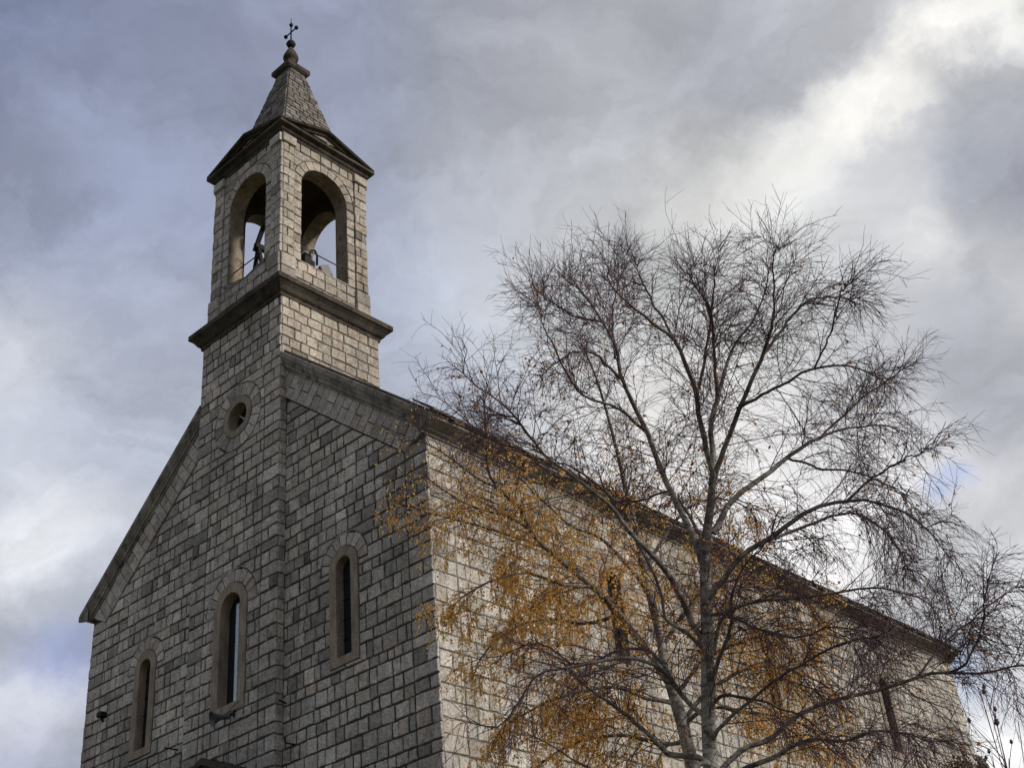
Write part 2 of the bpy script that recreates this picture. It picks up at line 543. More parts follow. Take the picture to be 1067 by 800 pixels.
def course_segments(v0, v1, lo, hi, openings):
    """segments of one course as (samples, left boundary list, right boundary list)"""
    eps = 1e-4
    vs = {v0, v1}
    for o in openings:
        if o.top > v0 and o.v0 < v1:
            for q in (o.v0, o.sp, o.top):
                if v0 < q < v1: vs.add(q - eps); vs.add(q + eps)
            if o.top > o.sp and (v1 > o.sp or isinstance(o, Round)):
                for k in range(1, 6): vs.add(v0 + (v1 - v0) * k / 6)
    L0, L1, H0, H1 = lo(v0), lo(v1), hi(v0), hi(v1)
    if L0 != L1 or H0 != H1:
        for k in range(1, 4): vs.add(v0 + (v1 - v0) * k / 4)
    vs = sorted(vs)
    act = sorted([o for o in openings if any(o.block(v) is not None and o.block(v) > 0.01 for v in vs)], key=lambda o: o.uc)
    segs = []
    left = [lo(v) for v in vs]
    for o in act:
        segs.append((vs, left, [o.uc - (o.block(v) or 0.0) for v in vs]))
        left = [o.uc + (o.block(v) or 0.0) for v in vs]
    segs.append((vs, left, [hi(v) for v in vs]))
    return segs

def masonry(mb, F, courses, lo, hi, openings=(), wid=(0.27, 0.42), depth=0.02, mi=0, joint=0.022, spread=0.16, cham=0.012, darks=0.09, long_short=False):
    flip = False
    for v0, v1 in zip(courses[:-1], courses[1:]):
        flip = not flip
        for vs, Lb, Rb in course_segments(v0, v1, lo, hi, openings):
            a, b = max(Lb), min(Rb)
            if max(r - l for l, r in zip(Lb, Rb)) < 0.03: continue
            cuts = [a]
            if long_short:
                if flip: cuts.append(a + (b - a) * random.uniform(0.4, 0.62))
            else:
                x = a + (random.uniform(*wid) * (0.55 if flip else 1.0))
                while x < b - wid[0] * 0.6:
                    cuts.append(x); x += random.uniform(*wid)
            cuts.append(b)
            cuts = [cuts[0]] + [c for c in cuts[1:-1] if a < c < b] + [cuts[-1]]
            for i in range(len(cuts) - 1):
                sk = random.uniform(-0.008, 0.008)
                l = Lb if i == 0 else [cuts[i]] * len(vs)
                r = Rb if i == len(cuts) - 2 else [cuts[i + 1]] * len(vs)
                if i > 0 or i < len(cuts) - 2:
                    pass
                if all(abs(q - l[0]) < 1e-6 for q in l) and all(abs(q - r[0]) < 1e-6 for q in r):
                    poly = [(l[0], v0), (r[0], v0), (r[0], v1), (l[0], v1)]
                else:
                    lr = [(min(x, y), max(x, y)) if y >= x else ((x + y) / 2,) * 2 for x, y in zip(l, r)]
                    poly = [(q[0], v) for q, v in zip(lr, vs)][::-1] + [(q[1], v) for q, v in zip(lr, vs)]
                stone(mb, F, poly, depth, joint, cham, spread, mi, darks=darks)

def mortar(mb, F, v0, v1, lo, hi, openings=(), d=0.0, mi=1, step=0.6):
    """flat bed behind the stones, with the openings left out"""
    vs = [v0]
    while vs[-1] < v1 - 1e-6: vs.append(min(vs[-1] + step, v1))
    for a, b in zip(vs[:-1], vs[1:]):
        for ss, Lb, Rb in course_segments(a, b, lo, hi, openings):
            for k in range(len(ss) - 1):
                q = [(Lb[k], ss[k]), (Rb[k], ss[k]), (Rb[k + 1], ss[k + 1]), (Lb[k + 1], ss[k + 1])]
                if max(q[1][0] - q[0][0], q[2][0] - q[3][0]) < 1e-4: continue
                mb.add([F.p(x, y, d) for x, y in q], [(0, 1, 2, 3)], mi)

def courses(v0, v1, pitch, jit=0.018):
    n = max(1, round((v1 - v0) / pitch))
    out = [v0 + (v1 - v0) * i / n for i in range(n + 1)]
    return [out[0]] + [v + random.uniform(-jit, jit) for v in out[1:-1]] + [out[-1]]

def voussoirs(mb, F, uc, vc, r0, r1, a0, a1, n, depth=0.022, mi=0, seg=3, spread=0.12):
    for i in range(n):
        b0 = a0 + (a1 - a0) * i / n; b1 = a0 + (a1 - a0) * (i + 1) / n
        rr = r1 + random.uniform(-0.015, 0.015)
        inner = [(uc + r0 * math.cos(b0 + (b1 - b0) * k / seg), vc + r0 * math.sin(b0 + (b1 - b0) * k / seg)) for k in range(seg + 1)]
        outer = [(uc + rr * math.cos(b0 + (b1 - b0) * k / seg), vc + rr * math.sin(b0 + (b1 - b0) * k / seg)) for k in range(seg + 1)]
        poly = outer + inner[::-1]
        if area(poly) < 0: poly = poly[::-1]
        stone(mb, F, poly, depth, 0.018, 0.010, spread, mi, jit=0.003)

def outline(uc, v0, sp, half, n=14):
    pts = [(uc - half, v0), (uc + half, v0)]
    pts += [(uc + half * math.cos(math.pi * k / n), sp + half * math.sin(math.pi * k / n)) for k in range(n + 1)]
    return pts
def ring(mb, F, outer, inner, d, d_in, d_out=0.0, mi=0):
    """frame face between two outlines, an outer edge back to the wall and a reveal going in"""
    n = len(outer)
    vs = [F.p(x, y, d) for x, y in outer] + [F.p(x, y, d) for x, y in inner] + \
         [F.p(x, y, d_out) for x, y in outer] + [F.p(x, y, d_in) for x, y in inner]
    fs = []
    for i in range(n):
        k = (i + 1) % n
        fs.append((i, k, n + k, n + i))
        fs.append((2 * n + i, 2 * n + k, k, i))
        fs.append((n + i, n + k, 3 * n + k, 3 * n + i))
    mb.add(vs, fs, mi)

def profile_rake(mb, s, x0, xmax, prof, zcut):
    n = len(prof)
    vs = [(s * x0, -a, 18.85 - SL * x0 + b) for a, b in prof]
    for a, b in prof:
        x1 = min((18.85 + b - zcut) / SL, xmax)
        vs.append((s * x1, -a, 18.85 - SL * x1 + b))
    fs = [(k, n + k, n + k + 1, k + 1) if s > 0 else (k + 1, n + k + 1, n + k, k) for k in range(n - 1)]
    e0, e1 = tuple(range(n)), tuple(range(n, 2 * n))[::-1]
    fs += [e0, e1] if s > 0 else [e0[::-1], e1[::-1]]
    mb.add(vs, fs, 0)

def profile_run(mb, path, prof, out_dir, up=(0, 0, 1), mi=0, caps=True):
    """moulding: profile (out, up) swept along straight points, each with its own out vector"""
    n = len(prof)
    vs = []
    for p, o in zip(path, out_dir):
        p = Vector(p); o = Vector(o); u = Vector(up)
        vs += [p + o * a + u * b for a, b in prof]
    fs = []
    for i in range(len(path) - 1):
        for k in range(n - 1):
            fs.append((i * n + k, (i + 1) * n + k, (i + 1) * n + k + 1, i * n + k + 1))
    if caps:
        fs.append(tuple(range(n))); fs.append(tuple((len(path) - 1) * n + k for k in range(n))[::-1])
    mb.add(vs, fs, mi)

def square_moulding(mb, cx, cy, half, prof, mi=0, close=True):
    """profile (out, z) carried round a square of half-width half"""
    n = len(prof)
    vs = []
    for sx, sy in ((-1, -1), (1, -1), (1, 1), (-1, 1)):
        vs += [(cx + sx * (half + a), cy + sy * (half + a), z) for a, z in prof]
    fs = []
    for i in range(4):
        k = (i + 1) % 4
        for q in range(n - 1):
            fs.append((i * n + q, k * n + q, k * n + q + 1, i * n + q + 1))
    if close:
        fs.append((0, 3 * n, 2 * n, n)); fs.append((n - 1, 2 * n - 1, 3 * n - 1, 4 * n - 1))
    mb.add(vs, fs, mi)

# ------------------------------------------------------------------ ground
def ground_h(x, y):
    dx = max(abs(x) - 6.0, 0); dy = max(-y - 0.3, y - 22, 0)
    d = math.hypot(dx, dy)
    t = min(max((d - 1.5) / 15.0, 0), 1)
    return 4.3 * (1 - t * t * (3 - 2 * t))
gx = sorted(set([-3000, -1000, -400, -150, -80, 3000, 1000, 400, 150, 80] + list(range(-44, 46, 2))))
gy = sorted(set([-3000, -1000, -400, -150, -80, 3000, 1000, 400, 150, 80] + list(range(-44, 62, 2))))
g = MB()
g.add([(x, y, ground_h(x, y)) for y in gy for x in gx],
      [(j * len(gx) + i, j * len(gx) + i + 1, (j + 1) * len(gx) + i + 1, (j + 1) * len(gx) + i) for j in range(len(gy) - 1) for i in range(len(gx) - 1)])
tag(g.build('ground', M_GRASS, smooth=True), kind='structure')

# ------------------------------------------------------------------ the church
W, P_, T, L = 5.725, 0.187, 1.5, 21.65
SL = 0.826
church = empty('church', (0, 0, 4.2))
tag(church, 'grey limestone church with gabled front, slender open belfry and pyramid spire', 'church')
def cpart(mb, name, mats, parent=church, smooth=False):
    o = mb.build(name, mats, None, smooth)
    o.parent = parent
    o.matrix_parent_inverse = Matrix.Translation(-Vector((0, 0, 4.2)))
    return o
def sub(mb, name, mats, parent, smooth=False):
    o = mb.build(name, mats, None, smooth)
    o.parent = parent
    return o

FF = Frame((0, 0, 0), (1, 0, 0), (0, 0, 1))               # nave front, N = -y
FB = Frame((0, -P_, 0), (1, 0, 0), (0, 0, 1))             # tower bay front
FS = Frame((W, 0, 0), (0, 1, 0), (0, 0, 1))               # right side wall, N = +x
Z0 = 4.1
band_lo = lambda ax: 18.096 - 0.82 * ax                   # underside of the sloping header band
# side windows of the front
WX, WS, WB = 3.33, 12.17, 10.2
front_open = [Opening(s * WX, WB, WS, 0.41, 0.69) for s in (-1, 1)]
front_hole = [Opening(s * WX, WB, WS, 0.33, 0.33) for s in (-1, 1)]
w = MB()
cs = courses(Z0, 18.1, 0.275, 0.035)
for s in (-1, 1):
    if s > 0:
        lo = lambda v: T; hi = lambda v: max(T, min(5.13, (18.096 - v) / 0.82 - 0.0))
    else:
        lo = lambda v: -max(T, min(5.13, (18.096 - v) / 0.82)); hi = lambda v: -T
    masonry(w, FF, [c for c in cs if c < 17.1], lo, hi, [o for o in front_open if o.uc * s > 0], (0.17, 0.43), joint=0.034)
    q = [c for c in cs if c <= 14.05]
    if s > 0: masonry(w, FF, q, lambda v: 5.13, lambda v: W + 0.028, (), (0.3, 0.6), long_short=True, darks=0.25, joint=0.032)
    else: masonry(w, FF, q, lambda v: -W, lambda v: -5.13, (), (0.3, 0.6), long_short=True, darks=0.25, joint=0.032)
    if s > 0: mortar(w, FF, Z0, 18.9, lambda v: 1.2, lambda v: max(1.2, min(W, (18.98 - v) / 0.826)), [o for o in front_hole if o.uc > 0])
    else: mortar(w, FF, Z0, 18.9, lambda v: -max(1.2, min(W, (18.98 - v) / 0.826)), lambda v: -1.2, [o for o in front_hole if o.uc < 0])
cpart(w, 'front_wall', [M_STONE, M_MORTAR])

# the sloping band of header blocks below the raking cornice
th = math.atan(0.82)
for s in (-1, 1):
    U = Vector((s * math.cos(th), 0, -math.sin(th)))
    V = Vector((s * math.sin(th), 0, math.cos(th)))
    if s < 0:      # keep U x V pointing at -y
        U = -U
    bandm = MB()
    Fb = Frame((0, 0, 18.85), U, V)
    hgt = 0.754 * math.cos(th)
    u = 0.0
    k = 0
    while u < 8.0:
        wd = random.uniform(0.24, 0.30)
        parts_ = [(-hgt, 0.0)] if k % 2 == 0 else [(-hgt, -hgt * random.uniform(0.42, 0.58))]
        if k % 2: parts_.append((parts_[0][1], 0.0))
        for a, b_ in parts_:
            x0, x1 = (u, u + wd) if s > 0 else (-u - wd, -u)
            poly = [(x0, a), (x1, a), (x1, b_), (x0, b_)]
            # cut vertically at the tower and at the corner, and by the bed joint over the quoins
            cx_, sx_ = Fb.U.x, Fb.V.x
            if s > 0:
                poly = clip(poly, -cx_, -sx_, -(T + 0.004)); poly = clip(poly, cx_, sx_, W - 0.004) if poly else poly
            else:
                poly = clip(poly, cx_, sx_, -(T + 0.004)); poly = clip(poly, -cx_, -sx_, W - 0.004) if poly else poly
            if len(poly) >= 3:
                # bed joint: z >= 13.88 + (|x|-5.18)*0.5
                uz, vz = Fb.U.z, Fb.V.z
                poly = clip(poly, s * 0.5 * cx_ - uz, s * 0.5 * sx_ - vz, 18.85 - 13.86 + 0.5 * 5.18)
            if len(poly) >= 3:
                stone(bandm, Fb, poly, 0.045, 0.018, 0.009, 0.07, darks=0.04, jit=0.002)
        u += wd; k += 1
    cpart(bandm, 'gable_header_band', [M_STONE])

# raking cornices
prof = [(0.0, -0.02), (0.075, -0.02), (0.075, 0.05), (0.115, 0.06), (0.115, 0.14), (0.15, 0.18), (0.15, 0.21), (0.205, 0.29), (0.215, 0.30), (0.215, 0.425), (0.19, 0.435), (-0.15, 0.44), (-0.15, 0.0)]
for s in (-1, 1):
    rk = MB()
    profile_rake(rk, s, T + 0.003, W + 0.36, prof, 14.10)
    cpart(rk, 'raking_cornice', M_MOULD)

# eaves cornices, along both side walls
eprof = [(0.0, 14.02), (0.03, 14.02), (0.04, 14.07), (0.11, 14.09), (0.11, 14.13), (0.17, 14.15), (0.18, 14.18), (0.29, 14.215), (0.33, 14.225), (0.33, 14.31), (0.0, 14.36)]
for s in (-1, 1):
    ek = MB()
    y0, y1 = -0.19, L + 0.12
    pts = [(s * W, y0, 0), (s * W, y1, 0)]
    profile_run(ek, pts if s > 0 else pts[::-1], eprof, [(s, 0, 0)] * 2)
    cpart(ek, 'eaves_cornice', M_MOULD)

# roof: two slopes of slabs with a ragged lower edge
rf = MB()
for s in (-1, 1):
    e = W + 0.36
    z_e = 14.34
    a = [(s * e, -0.10, z_e), (s * e, L + 0.2, z_e), (0, L + 0.2, z_e + SL * e), (0, -0.10, z_e + SL * e)]
    bq = [(x, y, z - 0.06) for x, y, z in a]
    rf.add(a + bq, [(0, 1, 2, 3), (7, 6, 5, 4), (0, 4, 5, 1), (1, 5, 6, 2), (2, 6, 7, 3), (3, 7, 4, 0)])
    y = -0.18
    while y < L + 0.1:
        wd = random.uniform(0.18, 0.34)
        o_ = random.uniform(0.0, 0.07); hh = random.uniform(0.02, 0.055); lz = random.uniform(-0.02, 0.02)
        xo, xi = e + o_, e - 0.5
        zo, zi = z_e - o_ * SL + 0.012 + lz, z_e + 0.5 * SL + 0.012 + lz
        vs = []
        for yy in (y + 0.008, y + wd - 0.008):
            vs += [(s * xo, yy, zo), (s * xi, yy, zi), (s * xi, yy, zi + hh), (s * xo, yy, zo + hh)]
        rf.add(vs, [(0, 1, 2, 3), (7, 6, 5, 4), (0, 4, 5, 1), (1, 5, 6, 2), (2, 6, 7, 3), (3, 7, 4, 0)])
        y += wd
cpart(rf, 'roof', M_ROOF)

# right side wall
SWY = (5.3, 11.05, 16.8)
side_open = [Opening(y, 10.4, 12.35, 0.43, 0.72) for y in SWY]
side_hole = [Opening(y, 10.4, 12.35, 0.34, 0.34) for y in SWY]
sw = MB()
cs2 = courses(Z0, 13.9, 0.297)
masonry(sw, FS, cs2, lambda v: 0.60, lambda v: L - 0.6, side_open, (0.25, 0.48), joint=0.024, spread=0.10, darks=0.05)
masonry(sw, FS, cs2, lambda v: 0.004, lambda v: 0.60, (), (0.3, 0.6), long_short=True, joint=0.022, spread=0.07, darks=0.02)
masonry(sw, FS, cs2, lambda v: L - 0.6, lambda v: L, (), (0.3, 0.6), long_short=True, joint=0.022, spread=0.07, darks=0.02)
mortar(sw, FS, Z0, 14.3, lambda v: 0.0, lambda v: L, side_hole)
cpart(sw, 'side_wall', [M_SIDE, flat_mat('pale_mortar', (0.18, 0.16, 0.135), 0.95, spec=0.1)])
# left side and rear
lw = MB()
FL = Frame((-W, L, 0), (0, -1, 0), (0, 0, 1))
masonry(lw, FL, courses(Z0, 13.9, 0.33), lambda v: 0.0, lambda v: L - 0.012, (), (0.4, 0.75))
mortar(lw, FL, Z0, 14.3, lambda v: 0.0, lambda v: L)
cpart(lw, 'side_wall', [M_STONE, M_MORTAR])
bw = MB()
FR = Frame((0, L, 0), (-1, 0, 0), (0, 0, 1))
masonry(bw, FR, courses(Z0, 18.8, 0.33), lambda v: -min(W, max(0.0, (18.85 - v) / SL)), lambda v: min(W, max(0.0, (18.85 - v) / SL)), (), (0.4, 0.75))
mortar(bw, FR, Z0, 18.9, lambda v: -min(W, max(0.0, (18.98 - v) / SL)), lambda v: min(W, max(0.0, (18.98 - v) / SL)))
cpart(bw, 'rear_wall', [M_STONE, M_MORTAR])

# low rounded apse at the far end, with a dark roof
ap = MB()
na = 18
ra_, re_ = 5.25, 5.62
an = [math.pi * k / na for k in range(na + 1)]
ap.add([(ra_ * math.cos(a), L + 0.05 + ra_ * math.sin(a), z) for z in (Z0, 11.3) for a in an], [(k, k + 1, na + 2 + k, na + 1 + k) for k in range(na)])
apse = cpart(ap, 'apse', [M_STONE])
ar = MB()
rows = [(re_, 11.22), (re_, 11.36), (re_ - 0.02, 11.42)] + [(re_ * (1 - t), 11.42 + 2.9 * t) for t in (0.1, 0.25, 0.45, 0.7, 0.985)]
ar.add([(r_ * math.cos(a), L + 0.05 + r_ * math.sin(a), z + random.uniform(-0.012, 0.012)) for r_, z in rows for a in an],
       [(j * (na + 1) + k, j * (na + 1) + k + 1, (j + 1) * (na + 1) + k + 1, (j + 1) * (na + 1) + k) for j in range(len(rows) - 1) for k in range(na)])
ar.add([(r_ * math.cos(a), L + 0.05 + r_ * math.sin(a), 11.22) for r_ in (ra_ - 0.1, re_) for a in an], [(k, k + 1, na + 2 + k, na + 1 + k) for k in range(na)])
sub(ar, 'apse_roof', M_ROOF, apse)

# windows: stone surround, ring of voussoirs, glass set back
def lancet(F, uc, v0, sp, fh, oh, ro, smat, glint_mat=None, label=None, n=9, deep=0.15):
    f_ = MB()
    a = outline(uc, v0, sp, fh)
    bt = v0 + 0.17
    b_ = outline(uc, bt, sp, oh)
    ring(f_, F, a, b_, 0.040, -deep - 0.04, -0.02)
    fo = cpart(f_, 'lancet_window', M_FRAME)
    if label: fo['label'] = label
    gl = MB()
    gl.add([F.p(x, y, -deep) for x, y in outline(uc, bt, sp, oh + 0.01)], [tuple(range(17))])
    sub(gl, 'glass', M_GLASS, fo)
    vo = MB()
    voussoirs(vo, F, uc, sp, fh + 0.005, ro, math.pi * 0.0, math.pi, n)
    sub(vo, 'voussoir_arch', [smat, M_MORTAR], fo)
    # sloping sill inside the opening
    si = MB()
    si.add([F.p(uc - oh, bt, 0.03), F.p(uc + oh, bt, 0.03), F.p(uc + oh, bt + 0.08, -deep + 0.01), F.p(uc - oh, bt + 0.08, -deep + 0.01)], [(0, 1, 2, 3)])
    sub(si, 'sill', M_FRAME, fo)
    br = MB()
    dz = -deep + 0.015
    if glint_mat:
        br.bar(F.p(uc - 0.03, bt + 0.03, dz), F.p(uc - 0.03, sp + 0.16, dz), 0.10, 0.02, up=F.N)  # pale strip on the pane, a reflection put in as colour
    else:
        br.bar(F.p(uc, bt, dz), F.p(uc, sp + oh, dz), 0.018, 0.018)
        k = bt + 0.4
        while k < sp + 0.1:
            br.bar(F.p(uc - oh, k, dz), F.p(uc + oh, k, dz), 0.014, 0.014)
            k += 0.4
    sub(br, 'glazing_bars_or_glint', glint_mat or M_IRON, fo)
    return fo
for s in (-1, 1):
    lancet(FF, s * WX, WB, WS, 0.41, 0.21, 0.69, M_STONE)
for y in SWY:
    lancet(FS, y, 10.4, 12.35, 0.43, 0.24, 0.72, M_SIDE)
lancet(FB, 0.0, 10.18, 12.40, 0.55, 0.335, 0.85, M_STONE, glint_mat=M_PALE, n=11, deep=0.20)

# --- tower: bay of the front plus the shaft above the roof
D_ = 2.78                               # rear face
tw = MB()
bay_open = [Opening(0.0, 10.18, 12.40, 0.55, 0.85), Round(0.0, 17.02, 0.84)]
bay_hole = [Opening(0.0, 10.18, 12.40, 0.45, 0.45), Round(0.0, 17.02, 0.42)]
ct = courses(Z0, 19.60, 0.277, 0.032)
lowc = [c for c in ct if c < 17.55]
highc = [c for c in ct if c >= lowc[-1]]
masonry(tw, FB, lowc, lambda v: -0.97, lambda v: 0.97, bay_open, (0.17, 0.43), joint=0.033)
masonry(tw, FB, lowc, lambda v: -T, lambda v: -0.97, (), long_short=True, darks=0.16, joint=0.032)
masonry(tw, FB, lowc, lambda v: 0.97, lambda v: T + 0.026, (), long_short=True, darks=0.16, joint=0.032)
masonry(tw, FB, highc, lambda v: -T, lambda v: T + 0.026, bay_open, (0.17, 0.43), joint=0.033)
mortar(tw, FB, Z0, 19.65, lambda v: -T, lambda v: T, bay_hole)
# returns of the bay beside the nave front
FRr = Frame((T, -P_, 0), (0, 1, 0), (0, 0, 1))
FRl = Frame((-T, D_, 0), (0, -1, 0), (0, 0, 1))
FRb = Frame((0, D_, 0), (-1, 0, 0), (0, 0, 1))
low2 = [c for c in ct if c < 17.8]
masonry(tw, FRr, low2, lambda v: 0.004, lambda v: P_ - 0.004, (), (0.5, 0.6), joint=0.022, depth=0.012)
mortar(tw, FRr, Z0, 19.65, lambda v: 0.0, lambda v: D_ + P_, mi=3)
mortar(tw, FRl, Z0, 19.65, lambda v: 0.0, lambda v: D_ + P_)
mortar(tw, FRb, 17.0, 19.65, lambda v: -T, lambda v: T)
tops = courses(low2[-1], 19.60, 0.262)
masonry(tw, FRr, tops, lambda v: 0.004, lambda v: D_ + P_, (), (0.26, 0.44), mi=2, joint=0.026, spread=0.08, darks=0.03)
masonry(tw, FRl, tops, lambda v: 0.0, lambda v: D_ + P_ - 0.012, (), (0.26, 0.44))
masonry(tw, FRb, tops, lambda v: -T, lambda v: T, (), (0.26, 0.44))
tower = cpart(tw, 'bell_tower', [M_STONE, M_MORTAR, M_TOWER, flat_mat('brown_mortar', (0.12, 0.102, 0.085), 0.95, spec=0.1)])

# oculus
oc = MB()
def circ(uc, vc, r, n=28): return [(uc + r * math.cos(2 * math.pi * k / n), vc + r * math.sin(2 * math.pi * k / n)) for k in range(n)]
ring(oc, FB, circ(0, 17.02, 0.51), circ(0, 17.02, 0.345), 0.035, -0.28, -0.02)
oco = cpart(oc, 'round_window', M_FRAME)
gl = MB(); gl.add([FB.p(x, y, -0.24) for x, y in circ(0, 17.02, 0.355)], [tuple(range(28))])
sub(gl, 'glass', M_GLASS, oco)
vo = MB(); voussoirs(vo, FB, 0, 17.02, 0.515, 0.84, 0, 2 * math.pi, 18)
sub(vo, 'voussoir_ring', [M_STONE, M_MORTAR], oco)
br = MB()
for k in range(3):
    a = math.pi * k / 3 + 0.3
    br.bar(FB.p(-0.34 * math.cos(a), 17.02 - 0.34 * math.sin(a), -0.225), FB.p(0.34 * math.cos(a), 17.02 + 0.34 * math.sin(a), -0.225), 0.03, 0.03)
sub(br, 'glazing_bars_or_glint', M_PALE, oco)

# string course between shaft and belfry
st = MB()
cy_t = (D_ - P_) / 2
hx = T
sp_ = [(0.0, 19.58), (0.035, 19.58), (0.045, 19.66), (0.10, 19.70), (0.16, 19.80), (0.24, 19.88), (0.265, 19.89), (0.265, 20.02), (0.20, 20.06), (-0.06, 20.12), (-0.06, 20.24), (-0.10, 20.30)]
square_moulding(st, 0.0, cy_t, T, sp_)
so_ = sub(st, 'string_course', M_CORN, tower)

# belfry: four arched walls, corner strips, plinth
BX, BY, BH = -0.035, 1.26, 1.345
bz0, bsill, bspr, btop = 20.22, 21.05, 23.50, 24.80
aw = 0.735
frames = [Frame((BX, BY - BH, 0), (1, 0, 0), (0, 0, 1)), Frame((BX + BH, BY, 0), (0, 1, 0), (0, 0, 1)),
          Frame((BX, BY + BH, 0), (-1, 0, 0), (0, 0, 1)), Frame((BX - BH, BY, 0), (0, -1, 0), (0, 0, 1))]
bc_ = courses(bz0, btop, 0.268, 0.012)
TH = 0.42
for i, F in enumerate(frames):
    bl = MB()
    op = [Opening(0, bsill, bspr, aw, aw + 0.27)]
    hole = [Opening(0, bsill, bspr, aw, aw)]
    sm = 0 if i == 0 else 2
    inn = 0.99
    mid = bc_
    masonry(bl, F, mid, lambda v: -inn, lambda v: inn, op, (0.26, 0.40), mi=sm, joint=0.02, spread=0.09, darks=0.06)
    for sgn in (-1, 1):
        a, b_ = (-BH, -inn) if sgn < 0 else (inn, BH + 0.050)
        masonry(bl, F, [c for c in bc_ if c >= bsill - 0.1], lambda v: a, lambda v: b_, (), mi=sm, long_short=True, depth=0.055, joint=0.02, spread=0.09)
        # wider foot and cap block of the strip
        for za, zb, pr2 in ((bz0, 20.60, 0.10), (20.60, 20.98, 0.10), (24.53, 24.80, 0.11)):
            if sgn < 0: poly = [(-BH - 0.055, za), (-inn + 0.03, za), (-inn + 0.03, zb), (-BH - 0.055, zb)]
            else: poly = [(inn - 0.03, za), (BH + 0.055, za), (BH + 0.055, zb), (inn - 0.03, zb)]
            stone(bl, F, poly, pr2, 0.016, 0.012, 0.08, sm, jit=0.002)
    voussoirs(bl, F, 0, bspr, aw + 0.003, aw + 0.27, 0, math.pi, 11, 0.022, sm, spread=0.09)
    mortar(bl, F, bz0, btop, lambda v: -BH, lambda v: BH, hole)
    # reveal of the arch and the inner wall face
    ol = outline(0, bsill, bspr, aw, 18)
    nn = len(ol)
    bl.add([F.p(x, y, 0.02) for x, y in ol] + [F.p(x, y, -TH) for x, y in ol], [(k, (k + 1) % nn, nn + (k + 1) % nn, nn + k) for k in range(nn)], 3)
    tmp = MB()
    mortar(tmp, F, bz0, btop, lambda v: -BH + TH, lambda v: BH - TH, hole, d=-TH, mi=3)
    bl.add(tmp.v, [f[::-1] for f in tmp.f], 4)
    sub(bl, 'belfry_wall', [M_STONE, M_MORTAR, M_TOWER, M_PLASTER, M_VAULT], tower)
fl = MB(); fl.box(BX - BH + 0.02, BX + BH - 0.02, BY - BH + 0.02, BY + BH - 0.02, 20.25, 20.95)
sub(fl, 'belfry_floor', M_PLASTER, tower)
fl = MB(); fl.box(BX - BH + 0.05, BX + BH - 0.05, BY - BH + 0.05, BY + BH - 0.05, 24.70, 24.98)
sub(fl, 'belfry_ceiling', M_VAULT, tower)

# belfry cornice and four small pediments
bcn = MB()
cp = [(0.0, 24.79), (0.04, 24.79), (0.05, 24.86), (0.10, 24.90), (0.12, 24.96), (0.20, 25.0), (0.225, 25.01), (0.225, 25.09), (0.0, 25.12)]
square_moulding(bcn, BX, BY, BH, cp)
sub(bcn, 'belfry_cornice', M_CORN, tower)
for F in frames:
    pd = MB()
    e = BH + 0.225
    zc, za = 25.09, 25.56
    # gable: tympanum set back, raking slabs proud
    pd.add([F.p(-e + 0.05, zc, 0.05), F.p(e - 0.05, zc, 0.05), F.p(0, za - 0.06, 0.05)], [(0, 1, 2)], 1)
    for sgn in (-1, 1):
        A = (sgn * (e + 0.0), zc - 0.01); Bp = (0.0, za)
        pf = [(0.05, -0.13), (0.10, -0.13), (0.12, -0.07), (0.20, -0.05), (0.23, 0.0), (-1.3, 0.0)]
        pts = []
        for q in (A, Bp):
            pts += [F.p(q[0], q[1] + dz_ + 0.06, dd_) for dd_, dz_ in pf]
        n = len(pf)
        fs = [(k, n + k, n + k + 1, k + 1) if sgn > 0 else (k + 1, n + k + 1, n + k, k) for k in range(n - 1)]
        pd.add(pts, fs, 0)
    sub(pd, 'pediment', [M_CORN, M_FRAME], tower)

# spire of rough slabs
spx, spy = BX - 0.03, BY - 0.01
zb, zt, hb, ht = 25.0, 28.82, 1.17, 0.255
spm = MB()
slant = math.hypot(zt - zb, hb - ht)
for dx, dy in ((0, -1), (1, 0), (0, 1), (-1, 0)):
    nrm = Vector((dx, dy, 0)); U = Vector((-dy, dx, 0))
    O = Vector((spx, spy, zb)) + nrm * hb
    V = (Vector((0, 0, zt - zb)) - nrm * (hb - ht)).normalized()
    F = Frame(O, U, V)
    hi = lambda v: hb - (hb - ht) * v / slant
    v = 0.0; cc = [0.0]
    while cc[-1] < slant - 0.12: cc.append(cc[-1] + random.uniform(0.13, 0.21))
    cc[-1] = slant
    masonry(spm, F, cc, lambda v: -hi(v) + 0.004, lambda v: hi(v) - 0.004, (), (0.16, 0.36), depth=0.022, joint=0.028, spread=0.2, cham=0.009, darks=0.2)
    mortar(spm, F, 0, slant, lambda v: -hi(v), hi)
sub(spm, 'spire', [M_SPIRE, M_MORTAR], tower)
cpz = MB()
square_moulding(cpz, spx - 0.01, spy, 0.24, [(0.0, 28.74), (0.09, 28.77), (0.145, 28.83), (0.145, 28.97), (0.10, 29.0), (-0.08, 29.10)])
sub(cpz, 'spire_cap', M_CORN, tower)
fx, fy = spx - 0.02, spy
fi = MB()
fi.lathe((fx, fy, 29.05), [(0.17, 0), (0.15, 0.08), (0.14, 0.34), (0.17, 0.40), (0.215, 0.44), (0.22, 0.50), (0.19, 0.60), (0.135, 0.74), (0.07, 0.86), (0.03, 0.93)])
sub(fi, 'finial', M_CORN, tower, True)
cz = MB()
cz.lathe((fx, fy, 30.0), [(0.02, -0.02), (0.10, 0.02), (0.14, 0.11), (0.10, 0.20), (0.02, 0.24)], 14)
cz.tube([(fx, fy, 30.2), (fx, fy, 30.92)], 0.022, 8)
cz.tube([(fx, fy, 30.92), (fx, fy, 31.22)], [0.016, 0.004], 6)
cz.tube([(fx - 0.23, fy, 30.60), (fx + 0.23, fy, 30.60)], 0.020, 8)
